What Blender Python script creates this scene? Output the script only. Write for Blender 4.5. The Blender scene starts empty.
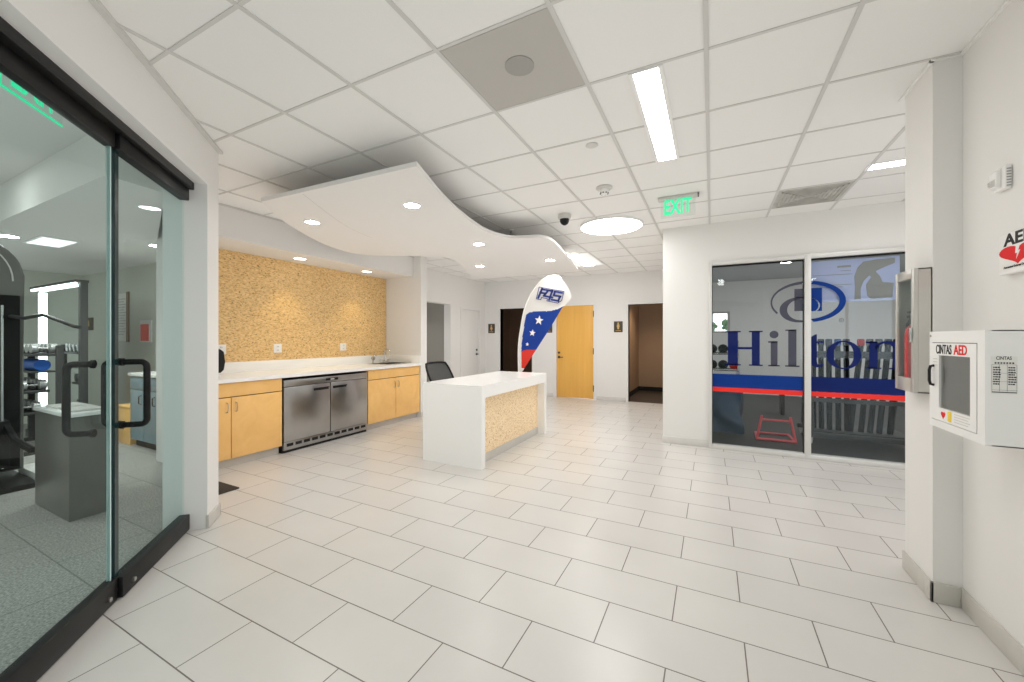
import bpy, bmesh, math, random
from mathutils import Matrix, Vector
random.seed(7)
SC = bpy.context.scene
COL = SC.collection
R = math.radians
PI = math.pi

# ------------------------------------------------------------------ camera, sky, exposure
CAMH = 1.3788
CEIL = 2.844
cam_d = bpy.data.cameras.new('camera')
cam = bpy.data.objects.new('camera', cam_d)
COL.objects.link(cam)
cam.location = (0, 0, CAMH)
cam.rotation_euler = (R(90), 0, 0.4687)
cam_d.sensor_width = 36.0
cam_d.lens = 36.0 * 394.36 / 1024.0
cam_d.shift_y = -2.0 / 1024.0
cam_d.clip_start = 0.02
SC.camera = cam

world = bpy.data.worlds.new('sky')
SC.world = world
world.use_nodes = True
wb = world.node_tree.nodes['Background']
wb.inputs['Color'].default_value = (0.86, 0.93, 1.0, 1)
wb.inputs['Strength'].default_value = 2.2

SC.view_settings.view_transform = 'Standard'
SC.view_settings.look = 'None'
SC.view_settings.gamma = 1.0
SC.view_settings.use_curve_mapping = False
SC.view_settings.exposure = 0.31
# soft fill light added in every room, beyond lamps and daylight (the photograph is an evenly lit exposure)
try:
    SC.cycles.use_fast_gi = True
    SC.cycles.fast_gi_method = 'ADD'
    world.light_settings.ao_factor = 0.20
    world.light_settings.distance = 1.6
except Exception:
    pass
try:
    SC.cycles.use_denoising = True
    SC.cycles.max_bounces = 14
    SC.cycles.diffuse_bounces = 6
    SC.cycles.transparent_max_bounces = 24
    SC.cycles.caustics_reflective = False
    SC.cycles.caustics_refractive = False
    SC.cycles.sample_clamp_indirect = 6.0
except Exception:
    pass

# lamp strengths (the lamps themselves are built further down)
E_TROFFER = 13.0
E_DISC = 11.0
E_DOWN = 45.0
W_DOWN = 13.0

# ------------------------------------------------------------------ materials
def new_mat(name):
    m = bpy.data.materials.new(name)
    m.use_nodes = True
    nt = m.node_tree
    return m, nt, nt.nodes['Principled BSDF']

def N(nt, typ, **kw):
    n = nt.nodes.new(typ)
    for k, v in kw.items():
        setattr(n, k, v)
    return n

def plain(name, col, rough=0.5, metal=0.0, bump=0.0, bscale=200.0, spec=0.5, var=0.0, vscale=3.0):
    m, nt, b = new_mat(name)
    b.inputs['Base Color'].default_value = (*col, 1)
    b.inputs['Roughness'].default_value = rough
    b.inputs['Metallic'].default_value = metal
    b.inputs['Specular IOR Level'].default_value = spec
    tc = N(nt, 'ShaderNodeTexCoord')
    if var > 0:
        nz = N(nt, 'ShaderNodeTexNoise')
        nz.inputs['Scale'].default_value = vscale
        nz.inputs['Detail'].default_value = 4
        nt.links.new(tc.outputs['Object'], nz.inputs['Vector'])
        mr = N(nt, 'ShaderNodeMix', data_type='RGBA')
        mr.inputs[6].default_value = (*[c * (1 - var) for c in col], 1)
        mr.inputs[7].default_value = (*[min(1, c * (1 + var)) for c in col], 1)
        nt.links.new(nz.outputs['Fac'], mr.inputs[0])
        nt.links.new(mr.outputs[2], b.inputs['Base Color'])
    if bump > 0:
        nb = N(nt, 'ShaderNodeTexNoise')
        nb.inputs['Scale'].default_value = bscale
        nb.inputs['Detail'].default_value = 3
        nt.links.new(tc.outputs['Object'], nb.inputs['Vector'])
        bp = N(nt, 'ShaderNodeBump')
        bp.inputs['Strength'].default_value = bump
        bp.inputs['Distance'].default_value = 0.002
        nt.links.new(nb.outputs['Fac'], bp.inputs['Height'])
        nt.links.new(bp.outputs['Normal'], b.inputs['Normal'])
    return m

def glow(name, col, strength):
    m, nt, b = new_mat(name)
    b.inputs['Base Color'].default_value = (0.05, 0.05, 0.05, 1)
    b.inputs['Emission Color'].default_value = (*col, 1)
    b.inputs['Emission Strength'].default_value = strength
    return m

def glass(name, tint=(0.93, 0.97, 0.96), refl=1.0):
    # thin architectural glass: clear straight-through transmission plus an angle dependent mirror reflection
    m = bpy.data.materials.new(name)
    m.use_nodes = True
    nt = m.node_tree
    nt.nodes.remove(nt.nodes['Principled BSDF'])
    out = nt.nodes['Material Output']
    tr = N(nt, 'ShaderNodeBsdfTransparent')
    tr.inputs['Color'].default_value = (*tint, 1)
    gl = N(nt, 'ShaderNodeBsdfGlossy')
    gl.inputs['Roughness'].default_value = 0.0
    gl.inputs['Color'].default_value = (0.95, 1.0, 1.0, 1)
    ge = N(nt, 'ShaderNodeNewGeometry')
    dt = N(nt, 'ShaderNodeVectorMath', operation='DOT_PRODUCT')
    nt.links.new(ge.outputs['Incoming'], dt.inputs[0])
    nt.links.new(ge.outputs['Normal'], dt.inputs[1])
    ab = N(nt, 'ShaderNodeMath', operation='ABSOLUTE')
    nt.links.new(dt.outputs['Value'], ab.inputs[0])
    om = N(nt, 'ShaderNodeMath', operation='SUBTRACT')
    om.inputs[0].default_value = 1.0
    nt.links.new(ab.outputs[0], om.inputs[1])
    pw = N(nt, 'ShaderNodeMath', operation='POWER')
    nt.links.new(om.outputs[0], pw.inputs[0])
    pw.inputs[1].default_value = 5.0
    ma = N(nt, 'ShaderNodeMath', operation='MULTIPLY_ADD')
    nt.links.new(pw.outputs[0], ma.inputs[0])
    ma.inputs[1].default_value = 0.95 * refl
    ma.inputs[2].default_value = 0.045 * refl
    mx = N(nt, 'ShaderNodeMixShader')
    nt.links.new(ma.outputs[0], mx.inputs[0])
    nt.links.new(tr.outputs[0], mx.inputs[1])
    nt.links.new(gl.outputs[0], mx.inputs[2])
    nt.links.new(mx.outputs[0], out.inputs['Surface'])
    return m

def strand_board(name, c0, c1, c2, axis):
    # pressed strand board: short horizontal flakes, a few dark knots
    m, nt, b = new_mat(name)
    tc = N(nt, 'ShaderNodeTexCoord')
    mp = N(nt, 'ShaderNodeMapping')
    sc = {'y': (1.0, 20.0, 70.0), 'x': (20.0, 1.0, 70.0)}[axis]
    mp.inputs['Scale'].default_value = sc
    nt.links.new(tc.outputs['Object'], mp.inputs['Vector'])
    nz = N(nt, 'ShaderNodeTexNoise')
    nz.inputs['Scale'].default_value = 1.6
    nz.inputs['Detail'].default_value = 6
    nz.inputs['Roughness'].default_value = 0.7
    nt.links.new(mp.outputs['Vector'], nz.inputs['Vector'])
    rp = N(nt, 'ShaderNodeValToRGB')
    e = rp.color_ramp.elements
    e[0].position = 0.34; e[0].color = (*c0, 1)
    e[1].position = 0.62; e[1].color = (*c2, 1)
    k = e.new(0.46); k.color = (*c1, 1)
    nt.links.new(nz.outputs['Fac'], rp.inputs['Fac'])
    vo = N(nt, 'ShaderNodeTexNoise')
    vo.inputs['Scale'].default_value = 44.0
    vo.inputs['Detail'].default_value = 2
    nt.links.new(tc.outputs['Object'], vo.inputs['Vector'])
    r2 = N(nt, 'ShaderNodeValToRGB')
    r2.color_ramp.elements[0].position = 0.28
    r2.color_ramp.elements[0].color = (0.30, 0.22, 0.14, 1)
    r2.color_ramp.elements[1].position = 0.37
    r2.color_ramp.elements[1].color = (1, 1, 1, 1)
    nt.links.new(vo.outputs['Fac'], r2.inputs['Fac'])
    mx = N(nt, 'ShaderNodeMix', data_type='RGBA', blend_type='MULTIPLY')
    mx.inputs[0].default_value = 1.0
    nt.links.new(rp.outputs['Color'], mx.inputs[6])
    nt.links.new(r2.outputs['Color'], mx.inputs[7])
    nt.links.new(mx.outputs[2], b.inputs['Base Color'])
    b.inputs['Roughness'].default_value = 0.75
    bp = N(nt, 'ShaderNodeBump')
    bp.inputs['Strength'].default_value = 0.35
    bp.inputs['Distance'].default_value = 0.004
    nt.links.new(nz.outputs['Fac'], bp.inputs['Height'])
    nt.links.new(bp.outputs['Normal'], b.inputs['Normal'])
    return m

def wood(name, c0, c1, scale=(3, 3, 0.5), rough=0.42, dist=3.0):
    m, nt, b = new_mat(name)
    tc = N(nt, 'ShaderNodeTexCoord')
    mp = N(nt, 'ShaderNodeMapping')
    mp.inputs['Scale'].default_value = scale
    nt.links.new(tc.outputs['Object'], mp.inputs['Vector'])
    nz = N(nt, 'ShaderNodeTexNoise')
    nz.inputs['Scale'].default_value = 2.2
    nz.inputs['Detail'].default_value = 8
    nz.inputs['Roughness'].default_value = 0.62
    nz.inputs['Distortion'].default_value = dist
    nt.links.new(mp.outputs['Vector'], nz.inputs['Vector'])
    rp = N(nt, 'ShaderNodeValToRGB')
    rp.color_ramp.elements[0].position = 0.3
    rp.color_ramp.elements[0].color = (*c0, 1)
    rp.color_ramp.elements[1].position = 0.7
    rp.color_ramp.elements[1].color = (*c1, 1)
    nt.links.new(nz.outputs['Fac'], rp.inputs['Fac'])
    nt.links.new(rp.outputs['Color'], b.inputs['Base Color'])
    b.inputs['Roughness'].default_value = rough
    return m

def brick_floor(name, ca, cb, mortar, w, h, ms, org, rough, var=0.04, vscale=2.0, bumpy=0.0):
    m, nt, b = new_mat(name)
    tc = N(nt, 'ShaderNodeTexCoord')
    mp = N(nt, 'ShaderNodeMapping')
    mp.inputs['Location'].default_value = (-org[0] + 40.5 * w, -org[1] + 40 * h, 0)
    nt.links.new(tc.outputs['Object'], mp.inputs['Vector'])
    br = N(nt, 'ShaderNodeTexBrick')
    br.offset = 0.5
    br.inputs['Color1'].default_value = (*ca, 1)
    br.inputs['Color2'].default_value = (*cb, 1)
    br.inputs['Mortar'].default_value = (*mortar, 1)
    br.inputs['Scale'].default_value = 1.0
    br.inputs['Mortar Size'].default_value = ms
    br.inputs['Mortar Smooth'].default_value = 0.0
    br.inputs['Brick Width'].default_value = w
    br.inputs['Row Height'].default_value = h
    nt.links.new(mp.outputs['Vector'], br.inputs['Vector'])
    nz = N(nt, 'ShaderNodeTexNoise')
    nz.inputs['Scale'].default_value = vscale
    nz.inputs['Detail'].default_value = 6
    nt.links.new(tc.outputs['Object'], nz.inputs['Vector'])
    mr = N(nt, 'ShaderNodeMapRange')
    mr.inputs['From Min'].default_value = 0.3
    mr.inputs['From Max'].default_value = 0.7
    mr.inputs['To Min'].default_value = 1 - var
    mr.inputs['To Max'].default_value = 1 + var
    nt.links.new(nz.outputs['Fac'], mr.inputs['Value'])
    vm = N(nt, 'ShaderNodeVectorMath', operation='SCALE')
    nt.links.new(br.outputs['Color'], vm.inputs[0])
    nt.links.new(mr.outputs['Result'], vm.inputs['Scale'])
    nt.links.new(vm.outputs['Vector'], b.inputs['Base Color'])
    b.inputs['Roughness'].default_value = rough
    bp = N(nt, 'ShaderNodeBump')
    bp.invert = True
    bp.inputs['Strength'].default_value = 0.5
    bp.inputs['Distance'].default_value = 0.002
    nt.links.new(br.outputs['Fac'], bp.inputs['Height'])
    nt.links.new(bp.outputs['Normal'], b.inputs['Normal'])
    return m

M = {}
M['paint'] = plain('warm white wall paint', (0.775, 0.762, 0.742), 0.55, bump=0.08, bscale=350, spec=0.3)
M['paint2'] = plain('cool white wall paint', (0.78, 0.77, 0.755), 0.55, bump=0.08, bscale=350, spec=0.3)
M['greypaint'] = plain('grey wall paint', (0.40, 0.385, 0.35), 0.6, spec=0.3)
M['plaster'] = plain('smooth white plaster', (0.77, 0.755, 0.735), 0.6, bump=0.05, bscale=60, spec=0.25)
M['tilec'] = plain('ceiling tile mineral fibre', (0.82, 0.81, 0.79), 0.85, bump=0.25, bscale=500, spec=0.1, var=0.02, vscale=120)
M['tbar'] = plain('painted ceiling grid bar', (0.61, 0.60, 0.58), 0.5)
M['basepale'] = plain('pale stone base tile', (0.66, 0.645, 0.62), 0.45, var=0.06, vscale=9)
M['base'] = plain('grey stone base tile', (0.56, 0.54, 0.50), 0.45, var=0.10, vscale=9)
M['tile'] = brick_floor('pale porcelain floor tile', (0.645, 0.625, 0.595), (0.615, 0.595, 0.57), (0.16, 0.14, 0.12), 0.61, 0.309453, 0.0028, (-0.4779, 1.7645), 0.28, 0.035, 1.7)
M['carpet'] = brick_floor('grey green carpet tile', (0.33, 0.32, 0.30), (0.29, 0.285, 0.265), (0.19, 0.185, 0.17), 0.9, 0.45, 0.004, (0, 0), 0.9, 0.45, 90)
M['rubber'] = plain('dark rubber gym floor', (0.045, 0.045, 0.043), 0.55, var=0.3, vscale=60)
M['darkwood'] = brick_floor('dark plank floor', (0.075, 0.06, 0.05), (0.05, 0.042, 0.036), (0.02, 0.018, 0.015), 1.2, 0.15, 0.003, (0, 0), 0.4, 0.2, 14)
M['tan'] = plain('tan corridor paint', (0.36, 0.25, 0.165), 0.6)
M['brown'] = plain('dark brown paint', (0.12, 0.072, 0.045), 0.6)
M['gymceil'] = plain('grey painted ceiling', (0.36, 0.37, 0.37), 0.8)
M['cork'] = strand_board('golden strand board', (0.30, 0.17, 0.06), (0.70, 0.45, 0.19), (0.87, 0.64, 0.33), 'y')
M['corklit'] = strand_board('strand board with painted brighter light', (0.55, 0.38, 0.20), (0.88, 0.66, 0.40), (0.96, 0.80, 0.57), 'y')  # same board as on the wall, colours lifted for brighter light there
M['maple'] = wood('honey maple veneer', (0.84, 0.49, 0.165), (0.93, 0.57, 0.21), (1.6, 1.6, 1.6), 0.40, 1.5)
M['mapledoor'] = wood('golden maple door veneer', (0.76, 0.41, 0.085), (0.84, 0.47, 0.11), (6, 6, 0.35), 0.40, 0.5)
M['quartz'] = plain('white quartz', (0.88, 0.875, 0.86), 0.22, var=0.01, vscale=80)
M['steel'] = plain('brushed stainless steel', (0.46, 0.46, 0.46), 0.28, 1.0, var=0.35, vscale=2.3)
M['chrome'] = plain('chrome', (0.75, 0.75, 0.75), 0.12, 1.0)
M['cabsteel'] = plain('satin stainless sheet', (0.66, 0.65, 0.62), 0.34, 0.75)
M['nickel'] = plain('satin nickel', (0.50, 0.48, 0.45), 0.32, 1.0)
M['black'] = plain('black powder coat', (0.006, 0.006, 0.0065), 0.38, spec=0.3)
M['blackpl'] = plain('black plastic', (0.009, 0.009, 0.010), 0.45, spec=0.35)
M['barblack'] = plain('matt black foam', (0.004, 0.004, 0.0045), 0.8, spec=0.12)
M['dark'] = plain('near black void', (0.008, 0.008, 0.008), 0.8)
M['mesh'] = plain('charcoal mesh fabric', (0.075, 0.075, 0.072), 0.8, bump=0.6, bscale=700)
M['greypl'] = plain('light grey plastic', (0.62, 0.60, 0.57), 0.45)
M['midgrey'] = plain('grey perforated panel', (0.48, 0.46, 0.43), 0.7, bump=0.3, bscale=400)
M['grille'] = plain('grey speaker grille', (0.36, 0.345, 0.325), 0.7, bump=0.4, bscale=600)
M['vent'] = plain('dusty grey vent metal', (0.50, 0.485, 0.45), 0.6, var=0.35, vscale=8)
M['whitepl'] = plain('white plastic', (0.84, 0.83, 0.81), 0.4)
M['whitemt'] = plain('white enamel', (0.85, 0.845, 0.83), 0.3)
M['leaf'] = plain('green leaves', (0.06, 0.11, 0.04), 0.7, var=0.4, vscale=12)
M['alu'] = plain('silver aluminium frame', (0.72, 0.71, 0.69), 0.35, 0.25)
M['glass'] = glass('clear window glass', (0.93, 0.95, 0.95), 0.5)
M['dglass'] = glass('green tinted door glass', (0.87, 0.94, 0.935), 0.32)
M['gedge'] = plain('polished glass edge', (0.55, 0.70, 0.68), 0.1)
M['darkedge'] = plain('dark glass edge seal', (0.01, 0.03, 0.032), 0.15)
M['navy'] = plain('navy vinyl film', (0.007, 0.018, 0.12), 0.5, spec=0.12)
M['blue'] = plain('royal blue vinyl film', (0.006, 0.040, 0.235), 0.5, spec=0.12)
M['navyfilm'] = plain('translucent navy vinyl film', (0.008, 0.018, 0.125), 0.5, spec=0.12)
M['navyfilm'].node_tree.nodes['Principled BSDF'].inputs['Alpha'].default_value = 0.86
M['charcoal'] = plain('slate vinyl film', (0.055, 0.055, 0.085), 0.35)  # left pane navy film, reflections put into its colour; plain slate on caps
M['redv'] = plain('red vinyl film', (0.86, 0.035, 0.025), 0.45, spec=0.3)
M['red'] = plain('red paint', (0.72, 0.012, 0.016), 0.5, spec=0.2)
M['redsteel'] = plain('pinkish red tube', (0.82, 0.13, 0.15), 0.4)
M['flagw'] = plain('white flag fabric', (0.84, 0.83, 0.81), 0.8, bump=0.2, bscale=40)
M['flagb'] = plain('blue flag fabric', (0.022, 0.085, 0.42), 0.8, bump=0.2, bscale=40)
M['navyprint'] = plain('navy print', (0.022, 0.04, 0.20), 0.8)
M['flagr'] = plain('red flag fabric', (0.82, 0.085, 0.06), 0.8, bump=0.2, bscale=40)
M['signbr'] = plain('dark bronze sign plate', (0.075, 0.058, 0.042), 0.5)
M['gold'] = plain('gold sign relief', (0.62, 0.42, 0.15), 0.4)
M['paper'] = plain('white paper', (0.80, 0.79, 0.76), 0.8)
M['ink'] = plain('black ink', (0.02, 0.02, 0.02), 0.7)
M['greyink'] = plain('grey ink', (0.30, 0.30, 0.30), 0.7)
M['yellow'] = plain('yellow print', (0.85, 0.62, 0.06), 0.6)
M['posterb'] = plain('pale blue poster back', (0.45, 0.49, 0.74), 0.8, var=0.05, vscale=2)
M['posterg'] = plain('grey poster figure', (0.30, 0.295, 0.29), 0.8)
M['bluegrey'] = plain('blue grey cabinet paint', (0.20, 0.29, 0.34), 0.45)
M['gymgrey'] = plain('grey gym wall paint', (0.60, 0.61, 0.55), 0.7)
M['graphite'] = plain('graphite laminate', (0.13, 0.125, 0.115), 0.3)
M['bluepl'] = plain('blue plastic', (0.015, 0.10, 0.42), 0.4)
M['darkblue'] = plain('dark blue plastic wrap', (0.03, 0.07, 0.13), 0.15, bump=1.0, bscale=14)
M['grinders'] = plain('dumbbell silver', (0.52, 0.52, 0.52), 0.35, 0.6)
M['frame'] = plain('dark grey steel tube', (0.05, 0.05, 0.05), 0.45)
M['mirror'] = plain('silver mirror', (0.72, 0.75, 0.74), 0.03, 1.0)
M['brownboard'] = wood('brown board', (0.16, 0.095, 0.05), (0.22, 0.14, 0.08))
M['matt'] = plain('dark brown rubber mat', (0.045, 0.035, 0.028), 0.9, bump=0.8, bscale=300)
M['ext'] = plain('red extinguisher enamel', (0.62, 0.03, 0.035), 0.25)
M['smoke'] = glass('smoked acrylic', (0.80, 0.79, 0.78), 0.8)
M['acrylic'] = glass('clear acrylic', (0.95, 0.97, 0.96), 0.8)
M['concrete'] = plain('concrete paving', (0.45, 0.44, 0.42), 0.9, var=0.1, vscale=2)
M['lamp'] = glow('white led diffuser', (1.0, 0.985, 0.96), E_TROFFER)
M['disc'] = glow('round led diffuser', (1.0, 0.985, 0.96), E_DISC)
M['sidereflector'] = glow('side reflector with painted glow', (1.0, 0.98, 0.95), 0.74)  # reflectors beside the lamp, their lit look put in as glow
M['panel'] = glow('soft panel light', (1.0, 0.99, 0.97), 1.2)
M['down'] = glow('downlight lens', (1.0, 0.97, 0.93), E_DOWN)
M['downoff'] = glow('dim downlight lens', (1.0, 0.95, 0.88), 6.0)
M['led'] = glow('cool led strip', (0.98, 1.0, 0.98), 4.0)
M['exit'] = glow('green exit letters', (0.01, 0.80, 0.34), 1.0)
M['exitin'] = glow('green exit edge', (0.0, 0.75, 0.33), 0.9)

# ------------------------------------------------------------------ mesh helpers
class MB:
    def __init__(self, T=None):
        self.bm = bmesh.new()
        self.T = T if T is not None else Matrix()
        self.mi = 0

    def _faces(self, verts, faces):
        vs = [self.bm.verts.new(self.T @ Vector(v)) for v in verts]
        out = []
        for f in faces:
            try:
                fc = self.bm.faces.new([vs[i] for i in f])
                fc.material_index = self.mi
                out.append(fc)
            except ValueError:
                pass
        return vs, out

    def box(self, x0, x1, y0, y1, z0, z1, bev=0.0, seg=2):
        v = [(x0, y0, z0), (x1, y0, z0), (x1, y1, z0), (x0, y1, z0), (x0, y0, z1), (x1, y0, z1), (x1, y1, z1), (x0, y1, z1)]
        f = [(3, 2, 1, 0), (4, 5, 6, 7), (0, 1, 5, 4), (1, 2, 6, 5), (2, 3, 7, 6), (3, 0, 4, 7)]
        vs, fs = self._faces(v, f)
        if bev > 0:
            es = list({e for q in fs for e in q.edges})
            r = bmesh.ops.bevel(self.bm, geom=es, offset=bev, segments=seg, affect='EDGES', profile=0.5)
            for q in r['faces']:
                q.material_index = self.mi
        return self

    def prism(self, pts, lo, hi, plane='xy', bev=0.0):
        # polygon pts in the named plane, extruded along the remaining axis
        n = len(pts)
        def co(p, h):
            return {'xy': (p[0], p[1], h), 'xz': (p[0], h, p[1]), 'yz': (h, p[0], p[1])}[plane]
        v = [co(p, lo) for p in pts] + [co(p, hi) for p in pts]
        f = [tuple(range(n))[::-1], tuple(range(n, 2 * n))] + [(i, (i + 1) % n, n + (i + 1) % n, n + i) for i in range(n)]
        vs, fs = self._faces(v, f)
        if bev > 0:
            es = list({e for q in fs[:2] for e in q.edges})
            bmesh.ops.bevel(self.bm, geom=es, offset=bev, segments=2, affect='EDGES', profile=0.5)
        return self

    def cyl(self, p0, p1, r0, r1=None, seg=20, cap=True):
        r1 = r0 if r1 is None else r1
        p0, p1 = Vector(p0), Vector(p1)
        ax = (p1 - p0).normalized()
        up = Vector((0, 0, 1)) if abs(ax.z) < 0.9 else Vector((1, 0, 0))
        a = ax.cross(up).normalized(); b = ax.cross(a)
        v = []
        for p, r in ((p0, r0), (p1, r1)):
            for i in range(seg):
                t = 2 * PI * i / seg
                v.append(p + a * (r * math.cos(t)) + b * (r * math.sin(t)))
        f = [(i, (i + 1) % seg, seg + (i + 1) % seg, seg + i) for i in range(seg)]
        if cap:
            f += [tuple(range(seg))[::-1], tuple(range(seg, 2 * seg))]
        self._faces(v, f)
        return self

    def tube(self, path, r, seg=10, closed=False, cap=True):
        P = [Vector(p) for p in path]
        n = len(P)
        rs = r if isinstance(r, (list, tuple)) else [r] * n
        v = []
        prev = None
        for i in range(n):
            if closed:
                t = (P[(i + 1) % n] - P[i - 1]).normalized()
            else:
                t = (P[min(i + 1, n - 1)] - P[max(i - 1, 0)]).normalized()
            if prev is None:
                up = Vector((0, 0, 1)) if abs(t.z) < 0.9 else Vector((1, 0, 0))
                a = t.cross(up).normalized()
            else:
                a = (prev - t * prev.dot(t))
                a = a.normalized() if a.length > 1e-6 else t.cross(Vector((0, 0, 1))).normalized()
            prev = a
            b = t.cross(a)
            for k in range(seg):
                w = 2 * PI * k / seg
                v.append(P[i] + a * (rs[i] * math.cos(w)) + b * (rs[i] * math.sin(w)))
        f = []
        for i in range(n if closed else n - 1):
            j = (i + 1) % n
            for k in range(seg):
                f.append((i * seg + k, i * seg + (k + 1) % seg, j * seg + (k + 1) % seg, j * seg + k))
        if cap and not closed:
            f += [tuple(range(seg))[::-1], tuple(range((n - 1) * seg, n * seg))]
        self._faces(v, f)
        return self

    def lathe(self, prof, c=(0, 0, 0), axis='z', seg=32, ring=False):
        # prof: list of (radius, height) along the axis
        v = []; f = []
        n = len(prof)
        for (r, h) in prof:
            r = max(r, 1e-5)
            for k in range(seg):
                t = 2 * PI * k / seg
                x, y = r * math.cos(t), r * math.sin(t)
                p = {'z': (x, y, h), 'y': (x, h, y), 'x': (h, x, y)}[axis]
                v.append((p[0] + c[0], p[1] + c[1], p[2] + c[2]))
        for i in range(n - 1):
            for k in range(seg):
                f.append((i * seg + k, i * seg + (k + 1) % seg, (i + 1) * seg + (k + 1) % seg, (i + 1) * seg + k))
        if ring:
            f += [((n - 1) * seg + k, (n - 1) * seg + (k + 1) % seg, (k + 1) % seg, k) for k in range(seg)]
        else:
            f += [tuple(range(seg))[::-1], tuple(range((n - 1) * seg, n * seg))]
        self._faces(v, f)
        return self

    def text(self, body, size, T, depth=0.002, align='CENTER', sx=1.0, shear=0.0, bold=0.0):
        cu = bpy.data.curves.new('lettering', 'FONT')
        cu.body = body; cu.size = size; cu.extrude = depth; cu.align_x = align; cu.align_y = 'CENTER'
        cu.resolution_u = 4; cu.shear = shear; cu.offset = bold
        ob = bpy.data.objects.new('lettering', cu)
        COL.objects.link(ob)
        dg = bpy.context.evaluated_depsgraph_get()
        me = bpy.data.meshes.new_from_object(ob.evaluated_get(dg))
        tm = self.T @ T @ Matrix.Diagonal((sx, 1, 1, 1))
        me.transform(tm)
        k0 = len(self.bm.faces)
        self.bm.from_mesh(me)
        self.bm.faces.ensure_lookup_table()
        for fc in self.bm.faces[k0:]:
            fc.material_index = self.mi
        bpy.data.objects.remove(ob); bpy.data.curves.remove(cu); bpy.data.meshes.remove(me)
        return self

def wall_T(x, y, z, face):
    # frame for lettering standing on a vertical face; local x reads to the right for the viewer
    if face == '-y':
        return Matrix(((1, 0, 0, x), (0, 0, -1, y), (0, 1, 0, z), (0, 0, 0, 1)))
    if face == '-x':
        return Matrix(((0, 0, -1, x), (-1, 0, 0, y), (0, 1, 0, z), (0, 0, 0, 1)))
    if face == '+x':
        return Matrix(((0, 0, 1, x), (1, 0, 0, y), (0, 1, 0, z), (0, 0, 0, 1)))

def obj(name, mb, mat, parent=None, smooth=True, keep=False):
    me = bpy.data.meshes.new(name)
    bmesh.ops.recalc_face_normals(mb.bm, faces=mb.bm.faces)
    org = Vector((0, 0, 0))
    if parent is not None:
        p = parent
        while p is not None:
            org += p.location
            p = p.parent
    elif not keep:
        xs = [v.co.x for v in mb.bm.verts]; ys = [v.co.y for v in mb.bm.verts]; zs = [v.co.z for v in mb.bm.verts]
        org = Vector(((min(xs) + max(xs)) / 2, (min(ys) + max(ys)) / 2, min(zs)))
    for v in mb.bm.verts:
        v.co -= org
    mb.bm.to_mesh(me)
    mb.bm.free()
    for m in (mat if isinstance(mat, (list, tuple)) else [mat]):
        me.materials.append(M[m] if isinstance(m, str) else m)
    o = bpy.data.objects.new(name, me)
    COL.objects.link(o)
    if parent is not None:
        o.parent = parent
    else:
        o.location = org
    if smooth:
        for p in me.polygons:
            p.use_smooth = True
        try:
            me.set_sharp_from_angle(angle=R(38))
        except Exception:
            pass
    return o

def tag(o, label, cat, group=None):
    o['label'] = label; o['category'] = cat
    if group:
        o['group'] = group
    return o

def struct(o):
    o['kind'] = 'structure'
    return o

def thing(name, loc, label, cat, group=None):
    o = bpy.data.objects.new(name, None)
    COL.objects.link(o)
    o.location = loc
    o.empty_display_size = 0.1
    return tag(o, label, cat, group)

def dup(root, loc, label=None):
    r = root.copy(); COL.objects.link(r); r.location = loc
    if label:
        r['label'] = label
    for ch in list(root.children):
        c = ch.copy(); COL.objects.link(c); c.parent = r
        for g in list(ch.children):
            h = g.copy(); COL.objects.link(h); h.parent = c
    return r

def spline(pts, n=8):
    out = []
    P = [Vector((*p, 0)) if len(p) == 2 else Vector(p) for p in pts]
    for i in range(len(P) - 1):
        p0 = P[max(i - 1, 0)]; p1 = P[i]; p2 = P[i + 1]; p3 = P[min(i + 2, len(P) - 1)]
        for k in range(n):
            t = k / n
            out.append(0.5 * ((2 * p1) + (p2 - p0) * t + (2 * p0 - 5 * p1 + 4 * p2 - p3) * t * t + (3 * p1 - p0 - 3 * p2 + p3) * t ** 3))
    out.append(P[-1])
    return out

def spot(name, loc, watts, parent, angle=110, col=(1, 0.95, 0.88), blend=0.7, size=0.05):
    l = bpy.data.lights.new(name, 'SPOT')
    l.energy = watts; l.spot_size = R(angle); l.spot_blend = blend; l.color = col; l.shadow_soft_size = size
    o = bpy.data.objects.new(name, l)
    COL.objects.link(o)
    base = Vector((0, 0, 0)); p = parent
    while p is not None:
        base += p.location; p = p.parent
    o.parent = parent
    o.location = Vector(loc) - base
    return o

# diagonal glass front: local x = -s (s runs away from the camera), local y = off, off grows into the room
A44 = R(44.0)
dv = Vector((-math.cos(A44), math.sin(A44), 0)); nv = Vector((math.sin(A44), math.cos(A44), 0))
TD = Matrix(((-dv.x, nv.x, 0, 0), (-dv.y, nv.y, 0, 0), (0, 0, 1, 0), (0, 0, 0, 1)))
def PD(s, off):
    p = dv * s + nv * off
    return (p.x, p.y)

# ------------------------------------------------------------------ setting: floors and ceilings
room = [PD(-3.0, -1.30), PD(3.60, -1.30), (-3.75, 1.52), (-5.45, 2.2), (-5.45, 8.93), (-0.55, 8.93), (-0.55, 5.63), (4.5, 5.63), (4.5, -3.1)]
struct(obj('floor', MB().prism(room, -0.12, 0.0), 'tile', keep=True))
gymp = [PD(-3.0, -1.305), PD(3.60, -1.305), (-3.76, 1.51), (-5.6, 2.215), (-5.6, 2.9), (-10.1, 2.9), (-10.1, -3.6)]
struct(obj('floor', MB().prism(gymp, -0.12, 0.001), 'carpet', keep=True))
struct(obj('floor', MB().box(-0.56, 4.5, 5.66, 11.7, -0.12, 0.001), 'rubber', keep=True))
struct(obj('floor', MB().box(-5.5, -0.6, 8.93, 11.4, -0.12, 0.001), 'darkwood', keep=True))
struct(obj('floor', MB().box(-7.2, -5.452, 5.6, 8.3, -0.12, 0.001), 'carpet', keep=True))
struct(obj('ground', MB().box(-14, 20, -24, -3.12, -0.3, -0.1), 'concrete', keep=True))

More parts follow.
